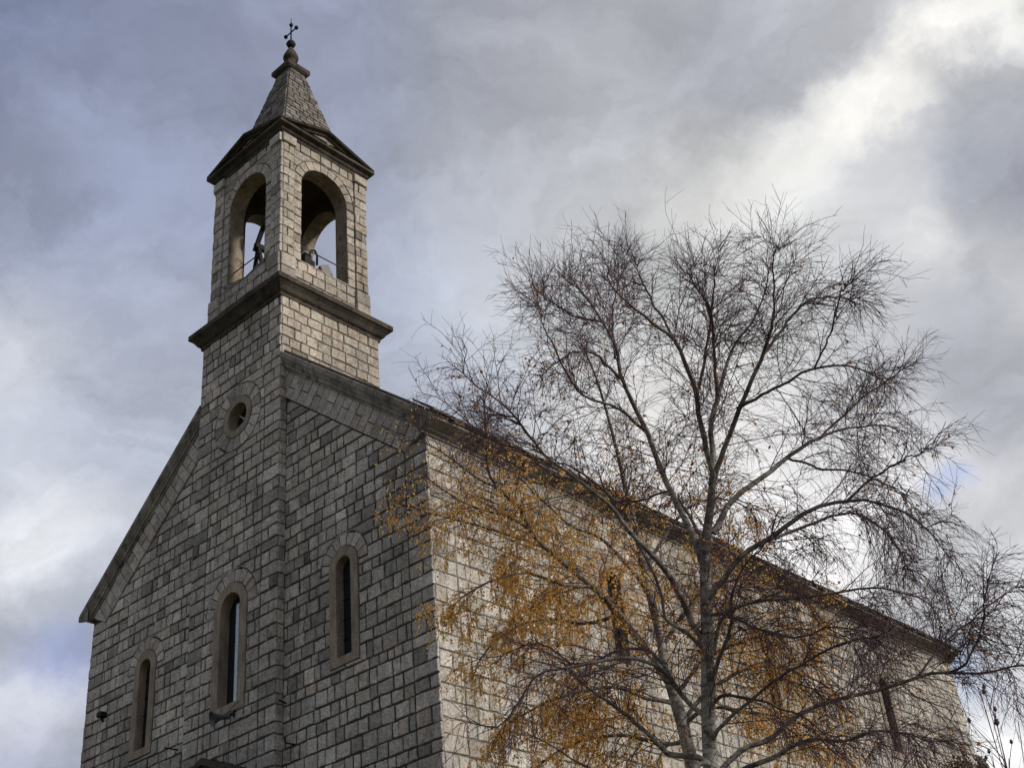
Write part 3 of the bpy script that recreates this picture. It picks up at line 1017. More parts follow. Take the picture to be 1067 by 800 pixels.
for p in ((fx - 0.24, fy, 30.60), (fx + 0.24, fy, 30.60), (fx, fy, 30.90)):
    cz.lathe((p[0], p[1], p[2] - 0.06), [(0.005, 0), (0.045, 0.015), (0.062, 0.06), (0.045, 0.105), (0.005, 0.12)], 10)
sub(cz, 'cross', M_IRON, tower, True)
# safety rails across the arches
for i, F in enumerate(frames):
    rl = MB()
    rl.tube([F.p(-aw - 0.02, 21.66, -0.16), F.p(aw + 0.02, 21.66, -0.16)], 0.016, 8)
    sub(rl, 'safety_rail', M_RUST, tower)
# iron hooks and brackets left in the front wall
def hook(pts, name='wall_hook', r=0.016):
    h = MB(); h.tube(pts, r, 6); cpart(h, name, M_IRON)
hook([(1.60, 0.05, 9.95), (1.64, -0.22, 9.97)], r=0.018)
hook([(1.86, 0.05, 9.10), (1.84, -0.18, 9.10), (1.82, -0.20, 9.12), (1.81, -0.20, 9.22)])
hook([(-1.90, 0.05, 9.98), (-1.98, -0.30, 10.0)], r=0.018)
bk = MB(); bk.box(-4.98, -4.80, -0.16, 0.03, 11.50, 11.60); bk.bar((-4.9, 0.02, 11.36), (-4.9, -0.10, 11.50), 0.05, 0.03)
cpart(bk, 'wall_bracket', M_IRON)
rd = MB(); rd.tube([(W + 0.02, -0.21, 14.05), (W + 0.03, -0.215, 14.85)], [0.012, 0.006], 6)
cpart(rd, 'lightning_rod', M_GREY)
# gabled hood over the door, just reaching into the picture
hd = MB()
hz, hs, hw_ = 9.21, 0.42, 1.35
for s in (-1, 1):
    a = [(0, -0.78, hz), (s * hw_, -0.78, hz - hs * hw_), (s * hw_, -P_ - 0.03, hz - hs * hw_), (0, -P_ - 0.03, hz)]
    bq = [(x, y, z - 0.13) for x, y, z in a]
    fs = [(0, 1, 2, 3), (7, 6, 5, 4), (0, 4, 5, 1), (1, 5, 6, 2), (2, 6, 7, 3)]
    hd.add(a + bq, fs if s < 0 else [f[::-1] for f in fs])
hd.add([(-hw_ + 0.1, -0.70, hz - hs * hw_), (hw_ - 0.1, -0.70, hz - hs * hw_), (0, -0.70, hz - 0.1)], [(0, 1, 2)])
for _ in range(120):
    x = random.uniform(-hw_, hw_); y = random.uniform(-0.76, -P_ - 0.05); z = hz - hs * abs(x)
    q = random.uniform(0.02, 0.06)
    hd.lathe((x, y, z - 0.01), [(q, 0), (q * 0.8, q * 0.4), (0.005, q * 0.6)], 5)
for s in (-1, 1):
    hd.box(s * 1.05 - 0.1, s * 1.05 + 0.1, -0.62, -P_ - 0.03, hz - hs * hw_ - 0.75, hz - hs * hw_ + 0.02)
cpart(hd, 'door_hood', M_CORN)

# ------------------------------------------------------------------ things on the church
ls = empty('loudspeaker', (0.22, -P_, 10.08))
tag(ls, 'grey horn loudspeaker fixed under the middle lancet window', 'loudspeaker')
def own(mb, name, m_, root, smooth=False):
    o = mb.build(name, m_, None, smooth)
    o.parent = root
    o.matrix_parent_inverse = Matrix.Translation(-root.location)
    return o
mth = Vector((0.13, -0.66, 9.95)); ax = Vector((0.10, 0.28, 0.075)).normalized()
hn = MB()
hp = [(0.150, 0.0), (0.145, 0.012), (0.100, 0.07), (0.060, 0.16), (0.045, 0.24)]
hn.tube([mth + ax * t for r, t in hp], [r for r, t in hp], 20, cap=False)
hn.tube([mth + ax * t for r, t in ((0, 0.012), (0, 0.07), (0, 0.16))], [0.138, 0.09, 0.03], 20, cap=False)
own(hn, 'horn', M_GREY, ls, True)
dr = MB(); dr.tube([mth + ax * t for t in (0.22, 0.24, 0.34, 0.36)], [0.05, 0.065, 0.065, 0.05], 14)
own(dr, 'driver', M_GREY, ls)
bk = MB(); e_ = mth + ax * 0.30
bk.bar(e_, (0.24, -P_, 10.10), 0.035, 0.035); bk.bar((0.24, -P_ - 0.02, 10.03), (0.24, -P_ - 0.02, 10.18), 0.05, 0.02)
bk.tube([e_ + Vector((0, 0, 0.03)), Vector((0.33, -0.30, 10.22)), Vector((0.40, -P_ - 0.03, 10.32))], 0.008, 5)
own(bk, 'bracket', M_IRON, ls)

bf = empty('bell_frame', (-0.45, 0.55, 20.95))
tag(bf, 'dark iron A-frame for the bells seen through the left belfry arch', 'bell frame')
for dx in (0.0, 0.5):
    lg = MB()
    y = 0.55
    lg.bar((-0.72 + dx * 0, y + dx, 20.95), (-0.42, y + dx, 22.55), 0.09, 0.07)
    own(lg, 'leg', M_IRON, bf)
    lg = MB()
    lg.bar((-0.02, y + dx, 20.95), (-0.42, y + dx, 22.55), 0.09, 0.07)
    own(lg, 'leg', M_IRON, bf)
hb_ = MB()
hb_.bar((-0.42, 0.45, 22.55), (-0.42, 1.15, 22.55), 0.12, 0.14)
own(hb_, 'headstock', M_IRON, bf)
hb_ = MB()
hb_.bar((-0.50, 0.5, 22.42), (-0.12, 0.5, 23.10), 0.11, 0.07)
own(hb_, 'swing_arm', M_IRON, bf)
mt_ = MB(); mt_.box(-0.20, -0.02, 0.44, 0.60, 22.98, 23.22)
own(mt_, 'motor', M_IRON, bf)

fd = empty('floodlight', (1.0, 1.42, 21.05))
tag(fd, 'small grey floodlight standing on the sill of the right belfry arch', 'floodlight')
hs_ = MB()
hs_.bar((0.99, 1.42, 21.36), (1.05, 1.64, 21.46), 0.14, 0.30)
own(hs_, 'housing', M_LAMP, fd)
sd_ = MB()
sd_.bar((1.0, 1.42, 21.05), (1.0, 1.42, 21.36), 0.05, 0.04); sd_.box(0.92, 1.08, 1.36, 1.48, 21.05, 21.08)
own(sd_, 'stand', M_IRON, fd)
cb_ = empty('cable_box', (1.0, 1.02, 21.05))
tag(cb_, 'dark junction box with a looped cable on the right belfry sill', 'junction box')
q = MB(); q.box(0.92, 1.06, 0.86, 1.06, 21.05, 21.66); q.box(0.95, 1.05, 1.08, 1.18, 21.05, 21.52)
own(q, 'box', M_IRON, cb_)
q = MB(); q.tube([(1.0, 1.02, 21.35), (1.0, 1.03, 21.68), (1.0, 1.10, 21.86), (1.0, 1.21, 21.92), (1.0, 1.29, 21.80), (1.0, 1.28, 21.50)], 0.03, 7)
own(q, 'cable', M_IRON, cb_, True)

FRONT_LIMBS = [
    [(12.78, -2.95, 5.46, 0.1397), (12.93, -3.05, 6.05, 0.1285), (13.12, -3.16, 6.64, 0.1173), (13.32, -3.30, 7.23, 0.1061), (13.48, -3.42, 7.67, 0.0950), (13.70, -3.51, 8.10, 0.0754), (13.88, -3.60, 8.44, 0.0642)],
    [(13.87, -3.59, 8.42, 0.0503), (14.01, -3.86, 8.66, 0.0470), (14.16, -4.11, 8.88, 0.0438), (14.32, -4.35, 9.09, 0.0379), (14.47, -4.81, 9.40, 0.0293), (14.46, -5.12, 9.54, 0.0238), (14.41, -5.48, 9.66, 0.0157), (14.41, -5.79, 9.79, 0.0103), (14.45, -5.94, 9.86, 0.0051)],
    [(14.33, -4.34, 9.09, 0.0271), (14.51, -4.31, 9.59, 0.0220), (14.65, -4.28, 9.93, 0.0167), (14.79, -4.29, 10.31, 0.0129), (14.83, -4.32, 10.53, 0.0056)],
    [(13.87, -3.59, 8.42, 0.0559), (13.96, -3.56, 9.05, 0.0455), (14.08, -3.51, 9.41, 0.0403), (14.25, -3.44, 9.83, 0.0291), (14.41, -3.37, 10.13, 0.0206), (14.66, -3.22, 10.42, 0.0155), (14.86, -3.16, 10.82, 0.0120), (14.98, -3.17, 11.16, 0.0061)],
    [(14.07, -3.53, 9.37, 0.0316), (14.39, -3.92, 9.69, 0.0254), (14.63, -4.28, 9.94, 0.0195), (14.71, -4.69, 10.16, 0.0137), (14.79, -4.89, 10.26, 0.0054)],
    [(13.86, -3.58, 8.39, 0.0475), (14.18, -3.68, 8.69, 0.0417), (14.48, -3.79, 8.98, 0.0376), (15.01, -3.95, 9.40, 0.0302), (15.29, -4.10, 9.66, 0.0207), (15.45, -4.24, 9.86, 0.0147), (15.57, -4.42, 10.07, 0.0108), (15.74, -4.49, 10.19, 0.0054)],
    [(15.01, -3.95, 9.39, 0.0247), (15.20, -3.73, 9.72, 0.0223), (15.36, -3.56, 9.94, 0.0204), (15.52, -3.35, 10.08, 0.0172), (15.72, -3.03, 10.17, 0.0116), (15.77, -2.83, 10.14, 0.0059)],
    [(14.48, -3.79, 8.97, 0.0276), (14.85, -3.86, 8.96, 0.0240), (15.20, -3.92, 8.92, 0.0215), (15.60, -4.00, 8.86, 0.0185), (15.96, -4.03, 8.70, 0.0135), (16.26, -4.04, 8.40, 0.0102), (16.39, -4.05, 8.18, 0.0050)],
    [(13.62, -3.43, 7.86, 0.0559), (13.79, -3.27, 8.21, 0.0481), (14.00, -3.06, 8.43, 0.0429), (14.37, -2.69, 8.75, 0.0350), (14.69, -2.38, 8.99, 0.0272), (14.98, -2.08, 9.12, 0.0180), (15.29, -1.71, 9.17, 0.0121), (15.36, -1.49, 9.07, 0.0061)],
    [(13.30, -3.27, 7.15, 0.0559), (13.45, -3.28, 7.25, 0.0501), (13.69, -3.28, 7.37, 0.0444), (13.96, -3.30, 7.52, 0.0408), (14.30, -3.26, 7.59, 0.0384), (14.80, -3.23, 7.73, 0.0326), (15.22, -3.16, 7.71, 0.0270), (15.43, -3.10, 7.64, 0.0215), (15.75, -2.99, 7.39, 0.0160), (15.93, -2.89, 7.06, 0.0106), (16.00, -2.84, 6.77, 0.0053)],
    [(14.31, -3.25, 7.59, 0.0274), (14.60, -2.81, 7.76, 0.0235), (14.86, -2.43, 7.89, 0.0205), (15.02, -2.06, 7.82, 0.0173), (15.02, -1.64, 7.59, 0.0129), (14.94, -1.43, 7.43, 0.0059)],
    [(15.22, -3.16, 7.71, 0.0194), (15.54, -3.24, 7.81, 0.0160), (15.86, -3.28, 7.84, 0.0127), (16.19, -3.31, 7.83, 0.0094), (16.37, -3.35, 7.84, 0.0052)],
    [(13.39, -3.35, 7.42, 0.0615), (13.38, -3.45, 7.90, 0.0552), (13.31, -3.62, 8.42, 0.0511), (13.28, -3.74, 8.77, 0.0474), (13.25, -3.90, 9.21, 0.0419), (13.20, -4.19, 9.87, 0.0325), (13.26, -4.28, 10.18, 0.0262), (13.23, -4.47, 10.55, 0.0205), (13.17, -4.70, 10.93, 0.0148), (13.12, -4.83, 11.13, 0.0059)],
    [(13.19, -4.19, 9.86, 0.0261), (13.24, -4.65, 9.93, 0.0205), (13.19, -4.99, 9.88, 0.0168), (13.07, -5.31, 9.64, 0.0126), (13.00, -5.47, 9.45, 0.0076)],
    [(13.24, -4.26, 10.11, 0.0233), (13.13, -3.96, 10.91, 0.0183), (13.09, -3.70, 11.56, 0.0126), (13.03, -3.60, 11.96, 0.0064)],
    [(13.12, -3.21, 6.76, 0.0503), (13.13, -3.38, 6.92, 0.0478), (13.21, -3.76, 7.31, 0.0439), (13.18, -4.14, 7.59, 0.0396), (13.14, -4.47, 7.81, 0.0355), (13.16, -4.65, 7.96, 0.0321), (13.09, -5.01, 8.13, 0.0275), (13.06, -5.16, 8.20, 0.0263), (13.00, -5.49, 8.35, 0.0225), (13.00, -5.72, 8.48, 0.0197), (13.02, -5.95, 8.62, 0.0170), (13.04, -6.24, 8.78, 0.0138), (12.99, -6.57, 8.89, 0.0101), (13.00, -6.79, 8.99, 0.0050)],
    [(13.06, -5.16, 8.20, 0.0179), (12.83, -5.32, 8.34, 0.0159), (12.62, -5.52, 8.63, 0.0134), (12.35, -5.76, 8.85, 0.0108), (12.13, -6.04, 9.23, 0.0071), (12.09, -6.14, 9.40, 0.0044)],
    [(13.08, -3.21, 6.68, 0.0335), (12.93, -3.28, 6.90, 0.0315), (12.76, -3.38, 7.12, 0.0283), (12.76, -3.40, 7.43, 0.0256), (12.67, -3.51, 7.95, 0.0230), (12.55, -3.65, 8.39, 0.0197), (12.46, -3.78, 8.78, 0.0152), (12.45, -3.84, 9.06, 0.0094)],
    [(12.88, -3.06, 5.97, 0.0447), (12.86, -3.14, 6.03, 0.0418), (12.80, -3.36, 6.19, 0.0388), (12.78, -3.59, 6.38, 0.0352), (12.71, -3.79, 6.49, 0.0306), (12.59, -4.02, 6.54, 0.0272), (12.45, -4.23, 6.52, 0.0243), (12.22, -4.57, 6.44, 0.0214), (12.02, -4.87, 6.36, 0.0191), (11.88, -5.05, 6.08, 0.0157), (11.75, -5.23, 5.81, 0.0125), (11.65, -5.45, 5.82, 0.0093), (11.57, -5.63, 5.83, 0.0051)],
    [(12.81, -3.32, 6.16, 0.0305), (12.65, -3.40, 6.62, 0.0280), (12.47, -3.48, 6.81, 0.0248), (12.13, -3.59, 6.83, 0.0216), (11.66, -3.72, 6.81, 0.0172), (11.34, -3.91, 7.13, 0.0128), (10.94, -4.07, 7.13, 0.0094), (10.75, -4.10, 7.05, 0.0059)],
    [(12.79, -2.92, 5.39, 0.0615), (12.76, -3.05, 5.56, 0.0501), (12.55, -3.30, 5.63, 0.0444), (12.50, -3.39, 5.69, 0.0415), (12.47, -3.48, 5.79, 0.0387), (12.37, -3.72, 6.00, 0.0330), (12.30, -3.87, 6.09, 0.0291), (12.14, -4.20, 6.33, 0.0234), (12.07, -4.48, 6.57, 0.0173), (11.87, -4.87, 6.75, 0.0124), (11.77, -5.05, 6.81, 0.0064)],
    [(12.79, -2.92, 5.39, 0.0559), (12.80, -3.07, 5.50, 0.0444), (12.72, -3.22, 5.43, 0.0386), (12.59, -3.47, 5.27, 0.0327), (12.41, -3.92, 5.22, 0.0241), (12.27, -4.53, 5.35, 0.0157), (12.22, -5.05, 5.53, 0.0102), (12.18, -5.24, 5.54, 0.0051)],
    [(12.98, -3.04, 6.11, 0.0335), (13.14, -3.05, 6.14, 0.0278), (13.36, -3.04, 6.10, 0.0243), (13.68, -3.02, 5.99, 0.0213), (13.85, -3.01, 5.85, 0.0184), (14.10, -3.01, 5.67, 0.0139), (14.38, -3.04, 5.31, 0.0079), (14.45, -3.07, 5.14, 0.0052)],
    [(13.10, -3.13, 6.53, 0.0419), (13.19, -3.08, 6.77, 0.0359), (13.31, -3.02, 7.05, 0.0327), (13.48, -2.88, 7.16, 0.0284), (13.73, -2.65, 7.21, 0.0262), (14.12, -2.25, 7.21, 0.0231), (14.46, -1.95, 7.24, 0.0186), (14.74, -1.68, 7.21, 0.0152), (14.98, -1.38, 7.07, 0.0118), (15.05, -1.20, 6.90, 0.0059)],
    [(13.02, -3.08, 6.29, 0.0391), (13.27, -3.22, 6.46, 0.0320), (13.58, -3.38, 6.66, 0.0283), (13.87, -3.66, 6.94, 0.0214), (14.18, -3.84, 7.12, 0.0158), (14.61, -3.99, 7.25, 0.0103), (14.83, -4.12, 7.37, 0.0051)],
    [(12.76, -2.91, 5.31, 0.0559), (12.94, -2.81, 5.52, 0.0482), (13.12, -2.69, 5.62, 0.0449), (13.36, -2.52, 5.70, 0.0406), (13.62, -2.37, 5.89, 0.0373), (13.91, -2.19, 6.00, 0.0340), (14.32, -1.91, 6.05, 0.0308), (14.80, -1.62, 6.13, 0.0275), (15.09, -1.45, 6.16, 0.0241), (15.44, -1.22, 6.10, 0.0185), (15.78, -1.03, 6.12, 0.0139), (15.96, -0.91, 6.04, 0.0058)],
    [(15.09, -1.45, 6.16, 0.0207), (15.33, -1.44, 6.20, 0.0172), (15.52, -1.51, 6.39, 0.0148), (15.69, -1.61, 6.60, 0.0119), (15.95, -1.78, 6.91, 0.0079), (16.12, -1.84, 7.05, 0.0050)],
    [(14.80, -1.62, 6.13, 0.0183), (15.09, -1.30, 6.55, 0.0164), (15.38, -1.01, 6.79, 0.0130), (15.68, -0.73, 7.05, 0.0102), (15.84, -0.58, 7.17, 0.0061)],
    [(12.75, -2.89, 5.21, 0.0503), (13.14, -2.89, 5.32, 0.0442), (13.55, -2.88, 5.38, 0.0382), (13.87, -2.89, 5.45, 0.0324), (14.16, -2.87, 5.42, 0.0268), (14.44, -2.85, 5.33, 0.0223), (14.79, -2.87, 5.35, 0.0178), (15.13, -2.87, 5.21, 0.0124), (15.31, -2.88, 5.08, 0.0062)],
    [(13.27, -3.23, 7.03, 0.0307), (13.53, -3.23, 6.94, 0.0249), (13.91, -3.22, 6.64, 0.0217), (14.30, -3.24, 6.44, 0.0176), (14.75, -3.31, 6.40, 0.0136), (15.13, -3.36, 6.21, 0.0103), (15.31, -3.40, 6.00, 0.0051)],
    [(12.82, -3.00, 5.70, 0.0391), (13.28, -3.10, 5.88, 0.0274), (13.82, -3.20, 6.03, 0.0236), (14.38, -3.30, 6.10, 0.0189), (14.91, -3.39, 6.14, 0.0154), (15.37, -3.46, 6.06, 0.0111), (15.61, -3.53, 6.07, 0.0060)],
    [(14.46, -4.80, 9.39, 0.0213), (14.31, -4.79, 9.88, 0.0186), (14.19, -4.80, 10.31, 0.0156), (14.10, -4.81, 10.65, 0.0113), (14.10, -4.80, 10.85, 0.0057)],
    [(15.60, -4.00, 8.86, 0.0159), (15.99, -4.28, 8.95, 0.0129), (16.37, -4.64, 9.07, 0.0101), (16.53, -4.80, 9.11, 0.0050)],
    [(14.69, -2.38, 8.99, 0.0207), (15.05, -2.00, 9.42, 0.0169), (15.40, -1.63, 9.75, 0.0124), (15.58, -1.46, 9.95, 0.0062)],
    [(13.22, -4.46, 10.54, 0.0176), (12.78, -4.49, 10.88, 0.0144), (12.42, -4.54, 11.35, 0.0105), (12.32, -4.56, 11.61, 0.0062)],
    [(14.37, -2.69, 8.75, 0.0233), (14.69, -2.67, 8.49, 0.0195), (15.15, -2.69, 8.23, 0.0146), (15.56, -2.71, 7.89, 0.0099), (15.70, -2.73, 7.67, 0.0055)],
    [(13.25, -3.90, 9.21, 0.0287), (13.18, -4.36, 9.38, 0.0238), (13.04, -4.80, 9.47, 0.0179), (13.22, -5.52, 9.87, 0.0109), (13.36, -5.78, 10.04, 0.0054)],
    [(13.48, -3.39, 7.62, 0.0335), (13.29, -3.28, 8.11, 0.0286), (13.10, -3.23, 8.50, 0.0245), (12.90, -3.22, 8.72, 0.0201), (12.56, -3.18, 8.80, 0.0168), (12.12, -3.15, 8.93, 0.0122), (11.84, -3.08, 8.91, 0.0062)],
]
REAR_LIMBS = [
    [(11.37, -1.21, 6.05, 0.1353), (11.39, -1.28, 6.42, 0.1324), (11.40, -1.35, 6.72, 0.1293), (11.40, -1.42, 7.01, 0.1230), (11.41, -1.53, 7.40, 0.1103), (11.45, -1.60, 7.70, 0.0910), (11.50, -1.76, 8.23, 0.0847), (11.54, -1.88, 8.63, 0.0751), (11.63, -2.06, 9.18, 0.0622), (11.69, -2.25, 9.68, 0.0492), (11.77, -2.43, 10.11, 0.0395), (11.85, -2.65, 10.60, 0.0297), (11.92, -2.90, 11.08, 0.0198), (11.95, -3.21, 11.60, 0.0099)],
    [(11.41, -1.44, 7.09, 0.0907), (11.36, -1.77, 7.49, 0.0805), (11.28, -2.20, 7.95, 0.0703), (11.19, -2.58, 8.29, 0.0604), (11.07, -2.90, 8.52, 0.0538), (10.99, -3.20, 8.74, 0.0454), (10.95, -3.43, 8.93, 0.0389), (11.01, -3.62, 9.16, 0.0338), (10.96, -3.84, 9.32, 0.0299), (10.93, -4.08, 9.51, 0.0249), (11.06, -4.26, 9.77, 0.0186), (11.23, -4.44, 10.06, 0.0136), (11.36, -4.59, 10.27, 0.0061)],
    [(10.95, -3.44, 8.95, 0.0314), (10.69, -3.61, 9.17, 0.0278), (10.40, -3.79, 9.33, 0.0242), (10.14, -3.98, 9.55, 0.0206), (9.94, -4.18, 9.86, 0.0155), (9.81, -4.30, 9.99, 0.0091)],
    [(11.19, -2.58, 8.28, 0.0381), (11.06, -2.96, 8.30, 0.0289), (10.90, -3.53, 8.35, 0.0247), (10.73, -3.97, 8.23, 0.0195), (10.53, -4.40, 7.93, 0.0143), (10.47, -4.55, 7.64, 0.0071)],
    [(11.49, -1.75, 8.21, 0.0456), (11.26, -1.91, 8.79, 0.0363), (10.99, -2.09, 9.20, 0.0307), (10.65, -2.30, 9.50, 0.0256), (10.37, -2.53, 9.92, 0.0204), (10.10, -2.79, 10.40, 0.0151), (9.71, -3.05, 10.64, 0.0090), (9.50, -3.11, 10.62, 0.0056)],
    [(11.44, -1.58, 7.62, 0.0455), (11.71, -1.46, 7.99, 0.0379), (12.06, -1.26, 8.30, 0.0328), (12.43, -0.98, 8.40, 0.0277), (12.73, -0.65, 8.29, 0.0225), (12.95, -0.28, 7.98, 0.0160), (12.97, -0.09, 7.72, 0.0094)],
    [(11.41, -1.38, 6.87, 0.0485), (11.19, -1.77, 6.96, 0.0385), (11.00, -2.15, 7.07, 0.0318), (10.71, -2.59, 6.98, 0.0264), (10.41, -3.01, 6.79, 0.0199), (10.15, -3.39, 6.50, 0.0135), (10.05, -3.55, 6.26, 0.0073)],
    [(11.40, -1.32, 6.64, 0.0453), (11.76, -0.98, 7.07, 0.0367), (12.16, -0.59, 7.30, 0.0318), (12.47, -0.17, 7.22, 0.0254), (12.72, 0.29, 6.95, 0.0176), (12.74, 0.54, 6.68, 0.0095)],
    [(11.62, -2.03, 9.09, 0.0393), (11.65, -2.48, 9.40, 0.0323), (11.60, -2.94, 9.63, 0.0256), (11.51, -3.34, 9.75, 0.0190), (11.36, -3.65, 9.74, 0.0138), (11.24, -3.79, 9.65, 0.0075)],
    [(11.53, -1.85, 8.53, 0.0392), (11.71, -1.58, 9.08, 0.0306), (11.96, -1.25, 9.51, 0.0271), (12.22, -0.86, 9.68, 0.0206), (12.38, -0.41, 9.61, 0.0139), (12.39, -0.14, 9.48, 0.0084)],
    [(11.28, -2.20, 7.94, 0.0416), (10.78, -2.31, 7.96, 0.0324), (10.35, -2.46, 8.14, 0.0275), (9.78, -2.62, 8.15, 0.0212), (9.27, -2.67, 7.96, 0.0148), (9.00, -2.62, 7.75, 0.0081)],
    [(11.17, -2.70, 8.40, 0.0381), (10.92, -3.01, 8.75, 0.0293), (10.62, -3.32, 8.99, 0.0256), (10.32, -3.63, 9.18, 0.0205), (10.01, -3.94, 9.33, 0.0167), (9.71, -4.26, 9.49, 0.0116), (9.55, -4.44, 9.57, 0.0065)],
    [(10.96, -3.84, 9.32, 0.0250), (10.85, -4.23, 9.45, 0.0198), (10.76, -4.66, 9.62, 0.0160), (10.65, -5.13, 9.76, 0.0109), (10.56, -5.32, 9.75, 0.0061)],
    [(11.41, -1.41, 7.00, 0.0453), (11.78, -1.25, 7.34, 0.0364), (12.19, -1.02, 7.53, 0.0312), (12.57, -0.77, 7.59, 0.0248), (12.98, -0.49, 7.59, 0.0170), (13.14, -0.30, 7.40, 0.0092)],
    [(11.40, -1.32, 6.60, 0.0452), (11.79, -1.23, 6.70, 0.0360), (12.23, -1.06, 6.54, 0.0306), (12.68, -0.91, 6.38, 0.0240), (13.07, -0.77, 6.06, 0.0163), (13.21, -0.72, 5.84, 0.0087)],
    [(11.39, -1.28, 6.42, 0.0452), (11.06, -1.36, 6.44, 0.0390), (10.60, -1.54, 6.66, 0.0328), (10.08, -1.71, 6.70, 0.0266), (9.51, -1.85, 6.57, 0.0201), (9.23, -1.89, 6.43, 0.0122)],
]

# ------------------------------------------------------------------ trees
def catmull(P, k):
    P = np.asarray(P, float)
    Q = np.vstack([2 * P[0] - P[1], P, 2 * P[-1] - P[-2]])
    seg = len(P) - 1
    out = []
    for t in np.linspace(0, seg, k):
        i = min(int(t), seg - 1); u = t - i
        p0, p1, p2, p3 = Q[i], Q[i + 1], Q[i + 2], Q[i + 3]
        out.append(0.5 * (2 * p1 + (p2 - p0) * u + (2 * p0 - 5 * p1 + 4 * p2 - p3) * u * u + (3 * p1 - p0 - 3 * p2 + p3) * u ** 3))
    return np.array(out)

def unit(a):
    return a / np.maximum(np.linalg.norm(a, axis=-1, keepdims=True), 1e-9)

def tubes(P, Rd, sides):
    """P (n,k,3), Rd (n,k) -> verts, quads, per-vertex radius"""
    n, k, _ = P.shape
    d = np.empty_like(P)
    d[:, 1:-1] = P[:, 2:] - P[:, :-2]; d[:, 0] = P[:, 1] - P[:, 0]; d[:, -1] = P[:, -1] - P[:, -2]
    d = unit(d)
    ref = np.tile(np.array([0.31, 0.22, 0.92]), (n, k, 1))
    x = unit(np.cross(d, ref)); y = np.cross(d, x)
    a = np.arange(sides) * 2 * np.pi / sides
    V = P[:, :, None, :] + Rd[:, :, None, None] * (x[:, :, None, :] * np.cos(a)[None, None, :, None] + y[:, :, None, :] * np.sin(a)[None, None, :, None])
    idx = np.arange(n * k * sides).reshape(n, k, sides)
    nx = np.roll(idx, -1, axis=2)
    F = np.stack([idx[:, :-1], nx[:, :-1], nx[:, 1:], idx[:, 1:]], axis=-1).reshape(-1, 4)
    return V.reshape(-1, 3), F, np.repeat(Rd.reshape(-1), sides)

def mesh_np(name, V, F, mt, parent, loc, rad=None, tone=None, smooth=True):
    me = bpy.data.meshes.new(name)
    V = np.asarray(V, np.float32) - np.asarray(loc, np.float32)
    k = F.shape[1]
    me.vertices.add(len(V)); me.vertices.foreach_set('co', V.reshape(-1))
    me.loops.add(F.size); me.loops.foreach_set('vertex_index', F.reshape(-1).astype(np.int32))
    me.polygons.add(len(F))
    me.polygons.foreach_set('loop_start', np.arange(0, F.size, k, dtype=np.int32))
    me.polygons.foreach_set('loop_total', np.full(len(F), k, dtype=np.int32))
    if smooth: me.polygons.foreach_set('use_smooth', np.ones(len(F), dtype=bool))
    me.materials.append(mt)
    if rad is not None:
        a = me.attributes.new('rad', 'FLOAT', 'POINT'); a.data.foreach_set('value', np.asarray(rad, np.float32))
    if tone is not None:
        a = me.attributes.new('tone', 'FLOAT', 'FACE'); a.data.foreach_set('value', np.asarray(tone, np.float32))
    me.update(calc_edges=True); me.validate()
    o = bpy.data.objects.new(name, me)
    COL.objects.link(o)
    o.parent = parent
    return o

def spawn(P, length, spacing, t0, ang, lenf, steps, bias, noise, r0, r1, fill=1.0):
    """children of polylines P (n,k,3): returns points (m,steps+1,3) and radii"""
    n, k, _ = P.shape
    cnt = rng.poisson(length * (1 - t0) / spacing * (fill(P[:, k // 2]) if callable(fill) else fill))
    par = np.repeat(np.arange(n), cnt)
    m = len(par)
    t = t0 + (1 - t0) * rng.random(m) ** 0.9
    f = t * (k - 1); i = np.minimum(f.astype(int), k - 2); u = (f - i)[:, None]
    pos = P[par, i] * (1 - u) + P[par, i + 1] * u
    tan = unit(P[par, i + 1] - P[par, i])
    rnd = unit(rng.normal(size=(m, 3)))
    perp = unit(rnd - tan * np.sum(rnd * tan, -1, keepdims=True))
    a = np.radians(rng.uniform(ang[0], ang[1], m))[:, None]
    d = unit(tan * np.cos(a) + perp * np.sin(a))
    ln = lenf(t, length[par], pos)
    pts = [pos]
    st = (ln / steps)[:, None]
    for s in range(steps):
        d = unit(d + bias(pos, d, s / steps) * st * 3.0 + rng.normal(size=(m, 3)) * noise)
        pos = pos + d * st
        pts.append(pos)
    Q = np.stack(pts, 1)
    rd = r0(m)[:, None] * np.linspace(1, r1, steps + 1)[None, :]
    return Q, rd, ln

def up_bias(zlo, zhi, lo, hi):
    def f(pos, d, s):
        w = np.clip((pos[:, 2] - zlo) / (zhi - zlo), 0, 1)
        b = np.zeros_like(pos); b[:, 2] = lo + (hi - lo) * w
        return b
    return f

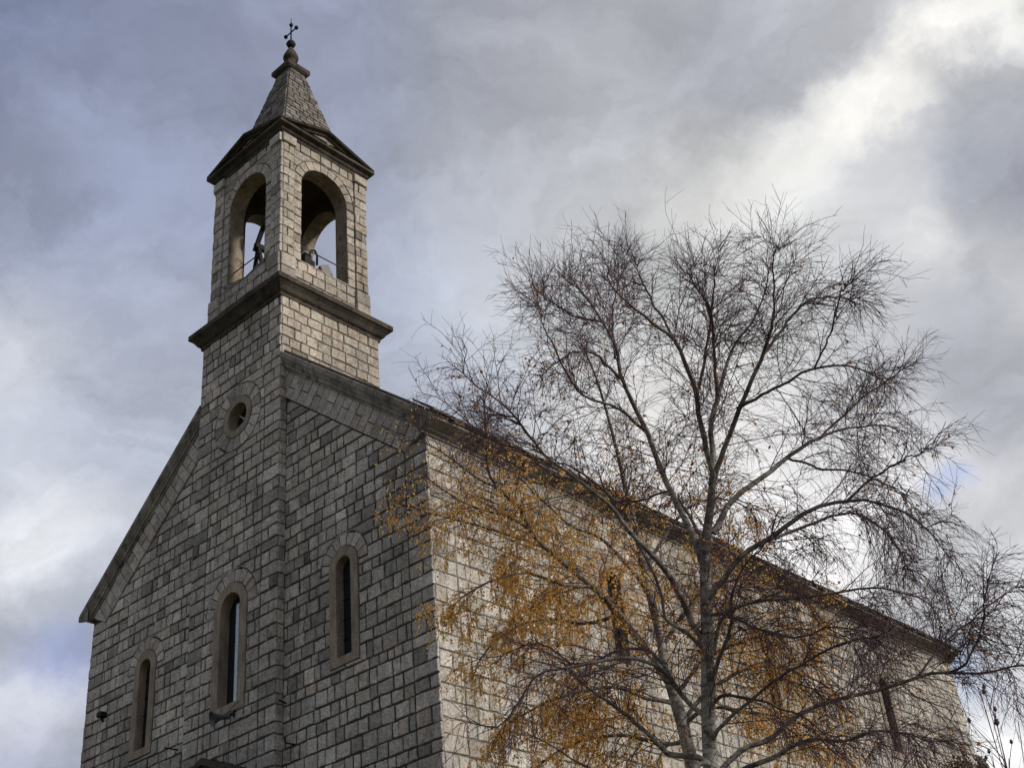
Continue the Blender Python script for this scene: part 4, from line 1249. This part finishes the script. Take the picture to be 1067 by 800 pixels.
def leaves(P, per, size, mask, mt, name, parent, loc, hang=0.75):
    n, k, _ = P.shape
    cnt = rng.poisson(per * mask)
    par = np.repeat(np.arange(n), cnt); m = len(par)
    f = (0.15 + 0.85 * rng.random(m)) * (k - 1); i = np.minimum(f.astype(int), k - 2); u = (f - i)[:, None]
    pos = P[par, i] * (1 - u) + P[par, i + 1] * u + rng.normal(size=(m, 3)) * 0.012
    ax = rng.normal(size=(m, 3)) * 0.55; ax[:, 2] -= hang * 1.2; ax = unit(ax)
    rnd = unit(rng.normal(size=(m, 3))); sd = unit(np.cross(ax, rnd)); nr = np.cross(ax, sd)
    L_ = size * rng.uniform(0.6, 1.25, m)[:, None]; wd = L_ * rng.uniform(0.28, 0.40, (m, 1)); fold = L_ * rng.uniform(-0.05, 0.16, (m, 1))
    base = pos + ax * 0.010
    q = [base, base + ax * L_ * 0.30 + sd * wd + nr * fold, base + ax * L_ * 0.68 + sd * wd * 0.62 + nr * fold * 0.8, base + ax * L_,
         base + ax * L_ * 0.68 - sd * wd * 0.62 + nr * fold * 0.8, base + ax * L_ * 0.30 - sd * wd + nr * fold]
    V = np.stack(q, 1).reshape(-1, 3)
    o = np.arange(m)[:, None] * 6
    F = np.concatenate([o + np.array([[0, 1, 2, 3]]), o + np.array([[0, 3, 4, 5]])], 0)
    tn = np.clip(rng.normal(0.58, 0.25, m), 0, 1)
    return mesh_np(name, V, F, mt, parent, loc, tone=np.concatenate([tn, tn]), smooth=False)

def birch(limbs, base_xy, label, cfg):
    zg = ground_h(*base_xy)
    loc = np.array([base_xy[0], base_xy[1], zg])
    root = empty('birch_tree', loc)
    tag(root, label, 'tree')
    P, Rd, Ln = [], [], []
    K = 26
    for li, lb in enumerate(limbs):
        A = np.array(lb)
        if li == 0:
            # the trunk goes on down to the ground, flaring at the root
            b0 = A[0]
            d = unit((A[1] - A[0])[:3])
            ext = [[loc[0], loc[1], zg - 0.1, b0[3] * 1.75], [loc[0] * 0.92 + b0[0] * 0.08, loc[1] * 0.92 + b0[1] * 0.08, zg + 0.35, b0[3] * 1.35],
                   [loc[0] * 0.4 + b0[0] * 0.6, loc[1] * 0.4 + b0[1] * 0.6, zg + (b0[2] - zg) * 0.6, b0[3] * 1.15]]
            A = np.vstack([ext, A])
        c = catmull(A, 60 if li == 0 else K)
        c[:, 3] = np.maximum(c[:, 3] * (0.64 if li == 0 else 0.72), 0.0026)
        wob = np.cumsum(rng.normal(size=(len(c), 3)) * 0.008, 0); wob -= np.linspace(0, 1, len(c))[:, None] * wob[-1]
        if li: c[:, :3] += wob
        V, F, rr_ = tubes(c[None, :, :3], c[None, :, 3], 12 if li == 0 else 8)
        mesh_np('trunk' if li == 0 else 'branch', V, F, M_BARK, root, loc, rad=rr_)
        s = c if li else c[18:]
        s = catmull(s, K)
        P.append(s[:, :3]); Rd.append(s[:, 3])
        Ln.append(np.linalg.norm(np.diff(s[:, :3], axis=0), axis=1).sum())
    P = np.array(P); Ln = np.array(Ln)
    zc0, zc1 = cfg['zlo'], cfg['zhi']
    B, rB, lB = spawn(P, Ln, cfg['sB'], 0.10, (26, 68), lambda t, l, p: (0.20 + 0.36 * l * (1 - 0.92 * t)).clip(0.2, 1.7) * rng.uniform(0.55, 1.25, len(t)), 9,
                      up_bias(zc0, zc1, cfg['bB'][0], cfg['bB'][1]), 0.10, lambda m: rng.uniform(0.0046, 0.0076, m), 0.4)
    # twigs also run on from the end of each limb
    C, rC, lC = spawn(B, lB, cfg['sC'], 0.06, (25, 65), lambda t, l, p: rng.uniform(0.18, 0.70, len(t)) * (0.55 + 0.6 * (1 - t)) + 0.05, 6,
                      up_bias(zc0, zc1, cfg['bC'][0], cfg['bC'][1]), 0.10, lambda m: rng.uniform(0.0030, 0.0042, m) * cfg['thin'], 0.6, cfg['fill'])
    C2, rC2, lC2 = spawn(P, Ln, cfg['sC'] * 0.9, 0.45, (25, 70), lambda t, l, p: rng.uniform(0.12, 0.42, len(t)), 6,
                         up_bias(zc0, zc1, cfg['bC'][0], cfg['bC'][1]), 0.10, lambda m: rng.uniform(0.0030, 0.0042, m) * cfg['thin'], 0.6, cfg['fill'])
    C = np.concatenate([C, C2]); rC = np.concatenate([rC, rC2]); lC = np.concatenate([lC, lC2])
    Dd, rD, lD = spawn(C, lC, cfg['sD'], 0.1, (20, 60), lambda t, l, p: rng.uniform(0.07, 0.30, len(t)), 3,
                       up_bias(zc0, zc1, cfg['bC'][0] * 0.8, cfg['bC'][1]), 0.11, lambda m: rng.uniform(0.0018, 0.0025, m), 0.6)
    print('twigs', len(B), len(C), len(Dd))
    Vs, Fs, off = [], [], 0
    for Q, q in ((B, rB), (C, rC), (Dd, rD)):
        V, F, _ = tubes(Q, q, 4 if Q is B else 3)
        Vs.append(V); Fs.append(F + off); off += len(V)
    mesh_np('crown_twigs', np.concatenate(Vs), np.concatenate(Fs), M_TWIG, root, loc)
    for nm, mt_, per, size, fn in cfg['leaves']:
        msk = fn(C[:, 3])
        leaves(C, per, size, msk, mt_, nm, root, loc)
    return root

def vnoise(p, s, seed):
    """cheap lumpy field for patches of leaves"""
    r = np.random.default_rng(seed)
    out = np.zeros(len(p))
    for _ in range(6):
        k = r.normal(size=3) * s; ph = r.uniform(0, 6.28)
        out += np.sin(p @ k + ph)
    return out / 3.5

def front_mask(p):
    n = vnoise(p, 2.2, 3)
    left = np.clip((15.2 - p[:, 0]) / 2.5, 0, 1)
    low = np.clip((10.3 - p[:, 2]) / 1.6, 0.0, 1)
    return np.clip(0.45 + 0.6 * (n - 0.1), 0.03, 1) * (0.14 + 0.86 * left) * (0.12 + 0.88 * low)
def rear_mask(p):
    n = vnoise(p, 1.9, 5)
    low = np.clip((10.1 - p[:, 2]) / 1.6, 0.05, 1) * np.clip((13.9 - p[:, 0]) / 2.2, 0.55, 1)
    return np.clip(0.72 + 0.28 * n, 0.25, 1.1) * low

front_cfg = dict(thin=1.0, fill=lambda p: (1 - 0.45 * np.clip((13.4 - p[:, 0]) / 1.0, 0, 1) * np.clip((9.3 - p[:, 2]) / 0.6, 0, 1)) * (0.72 + 0.28 * np.clip((p[:, 2] - 8.0) / 1.2, 0, 1) + 0.9 * np.clip((p[:, 0] - 14.2) / 1.0, 0, 1) * np.clip((8.3 - p[:, 2]) / 1.0, 0, 1)), zlo=8.6, zhi=10.8, sB=0.11, sC=0.068, sD=0.080, bB=(-0.05, 0.30), bC=(-0.75, 0.18),
                 leaves=[('leaves', M_LEAFB, 2.2, 0.045, front_mask)])
rear_cfg = dict(thin=0.62, fill=1.0, zlo=8.6, zhi=10.2, sB=0.085, sC=0.062, sD=0.9, bB=(-0.2, 0.3), bC=(-1.7, 0.0),
                leaves=[('leaves', M_LEAF, 18.0, 0.038, rear_mask)])
birch(FRONT_LIMBS, (12.35, -2.65), 'nearly bare white-stemmed birch, its dark crown spread against the sky', front_cfg)
birch(REAR_LIMBS, (11.3, -1.0), 'birch with orange leaves standing just behind and left of the bare one', rear_cfg)

# tall bare shrub with dark seed heads at the lower right
sb = (16.9, -5.6)
sh = empty('seed_head_shrub', (sb[0], sb[1], ground_h(*sb)))
tag(sh, 'thin bare shrub with upright stems and dark seed heads, right of the church', 'shrub')
stm = MB()
for k in range(16):
    a = random.uniform(0, 6.28); r_ = random.uniform(0.1, 0.75)
    tip = Vector((sb[0] + 0.32 + r_ * math.cos(a), sb[1] - 0.35 + r_ * math.sin(a), random.uniform(3.75, 4.55)))
    b0 = Vector((sb[0] + random.uniform(-0.1, 0.1), sb[1] + random.uniform(-0.1, 0.1), ground_h(*sb) - 0.05))
    mid = b0.lerp(tip, 0.55) + Vector((random.uniform(-0.1, 0.1), random.uniform(-0.1, 0.1), 0.12))
    stm.tube([b0, b0.lerp(mid, 0.5), mid, mid.lerp(tip, 0.5) + Vector((0, 0, 0.04)), tip], [0.009, 0.008, 0.006, 0.004, 0.0025], 5)
    ends = [tip]
    for j in range(random.randint(2, 5)):
        t = random.uniform(0.45, 0.95); q = mid.lerp(tip, t)
        e = q + Vector((random.uniform(-0.16, 0.16), random.uniform(-0.16, 0.16), random.uniform(0.08, 0.30)))
        stm.tube([q, q.lerp(e, 0.5) + Vector((0, 0, 0.015)), e], [0.004, 0.003, 0.002], 4)
        ends.append(e)
    for e in ends:
        if random.random() < 0.42:
            s_ = random.uniform(0.010, 0.019)
            pod = MB()
            pod.lathe((e.x, e.y, e.z), [(s_ * 0.3, -s_ * 0.4), (s_, s_ * 0.4), (s_ * 1.15, s_ * 0.9), (s_ * 0.7, s_ * 1.2), (s_ * 0.9, s_ * 1.7), (s_ * 0.25, s_ * 2.4)], 6)
            own(pod, 'seed_head', M_TWIG, sh)
own(stm, 'stems', M_TWIG, sh)

# dark evergreen by the far corner of the church
def bush(loc, top, rx, label, count, seed):
    r2 = np.random.default_rng(seed)
    zg = ground_h(loc[0], loc[1])
    root = empty('evergreen_shrub', (loc[0], loc[1], zg))
    tag(root, label, 'shrub', None)
    st_ = MB()
    ends = []
    for k in range(14):
        a = r2.uniform(0, 6.28); rr_ = r2.uniform(0, rx * 0.7)
        e = Vector((loc[0] + rr_ * math.cos(a), loc[1] + rr_ * math.sin(a), zg + (top - zg) * r2.uniform(0.6, 0.95)))
        b0 = Vector((loc[0], loc[1], zg - 0.05))
        st_.tube([b0, b0.lerp(e, 0.5) + Vector((0, 0, 0.3)), e], [0.06, 0.035, 0.01], 6)
        ends.append(e)
    own(st_, 'stems', M_TWIG, root)
    c = r2.normal(size=(count, 3)); c = unit(c) * (r2.random((count, 1)) ** 0.4)
    h = (top - zg) / 2
    lump = 1 + 0.22 * vnoise(c * 2.0, 2.2, seed + 1)
    p = c * lump[:, None] * np.array([rx, rx, h]) + np.array([loc[0], loc[1], zg + h])
    P2 = np.stack([p, p + r2.normal(size=p.shape) * 0.05], 1)
    leaves(P2, 1.0, 0.055, np.full(count, 3.0), M_SHRUB, 'leaves', root, np.array([loc[0], loc[1], zg]), hang=0.1)
    return root
bush((8.84, 12.60), 9.0, 1.1, 'low dark evergreen shrub against the far end of the side wall', 16000, 22)
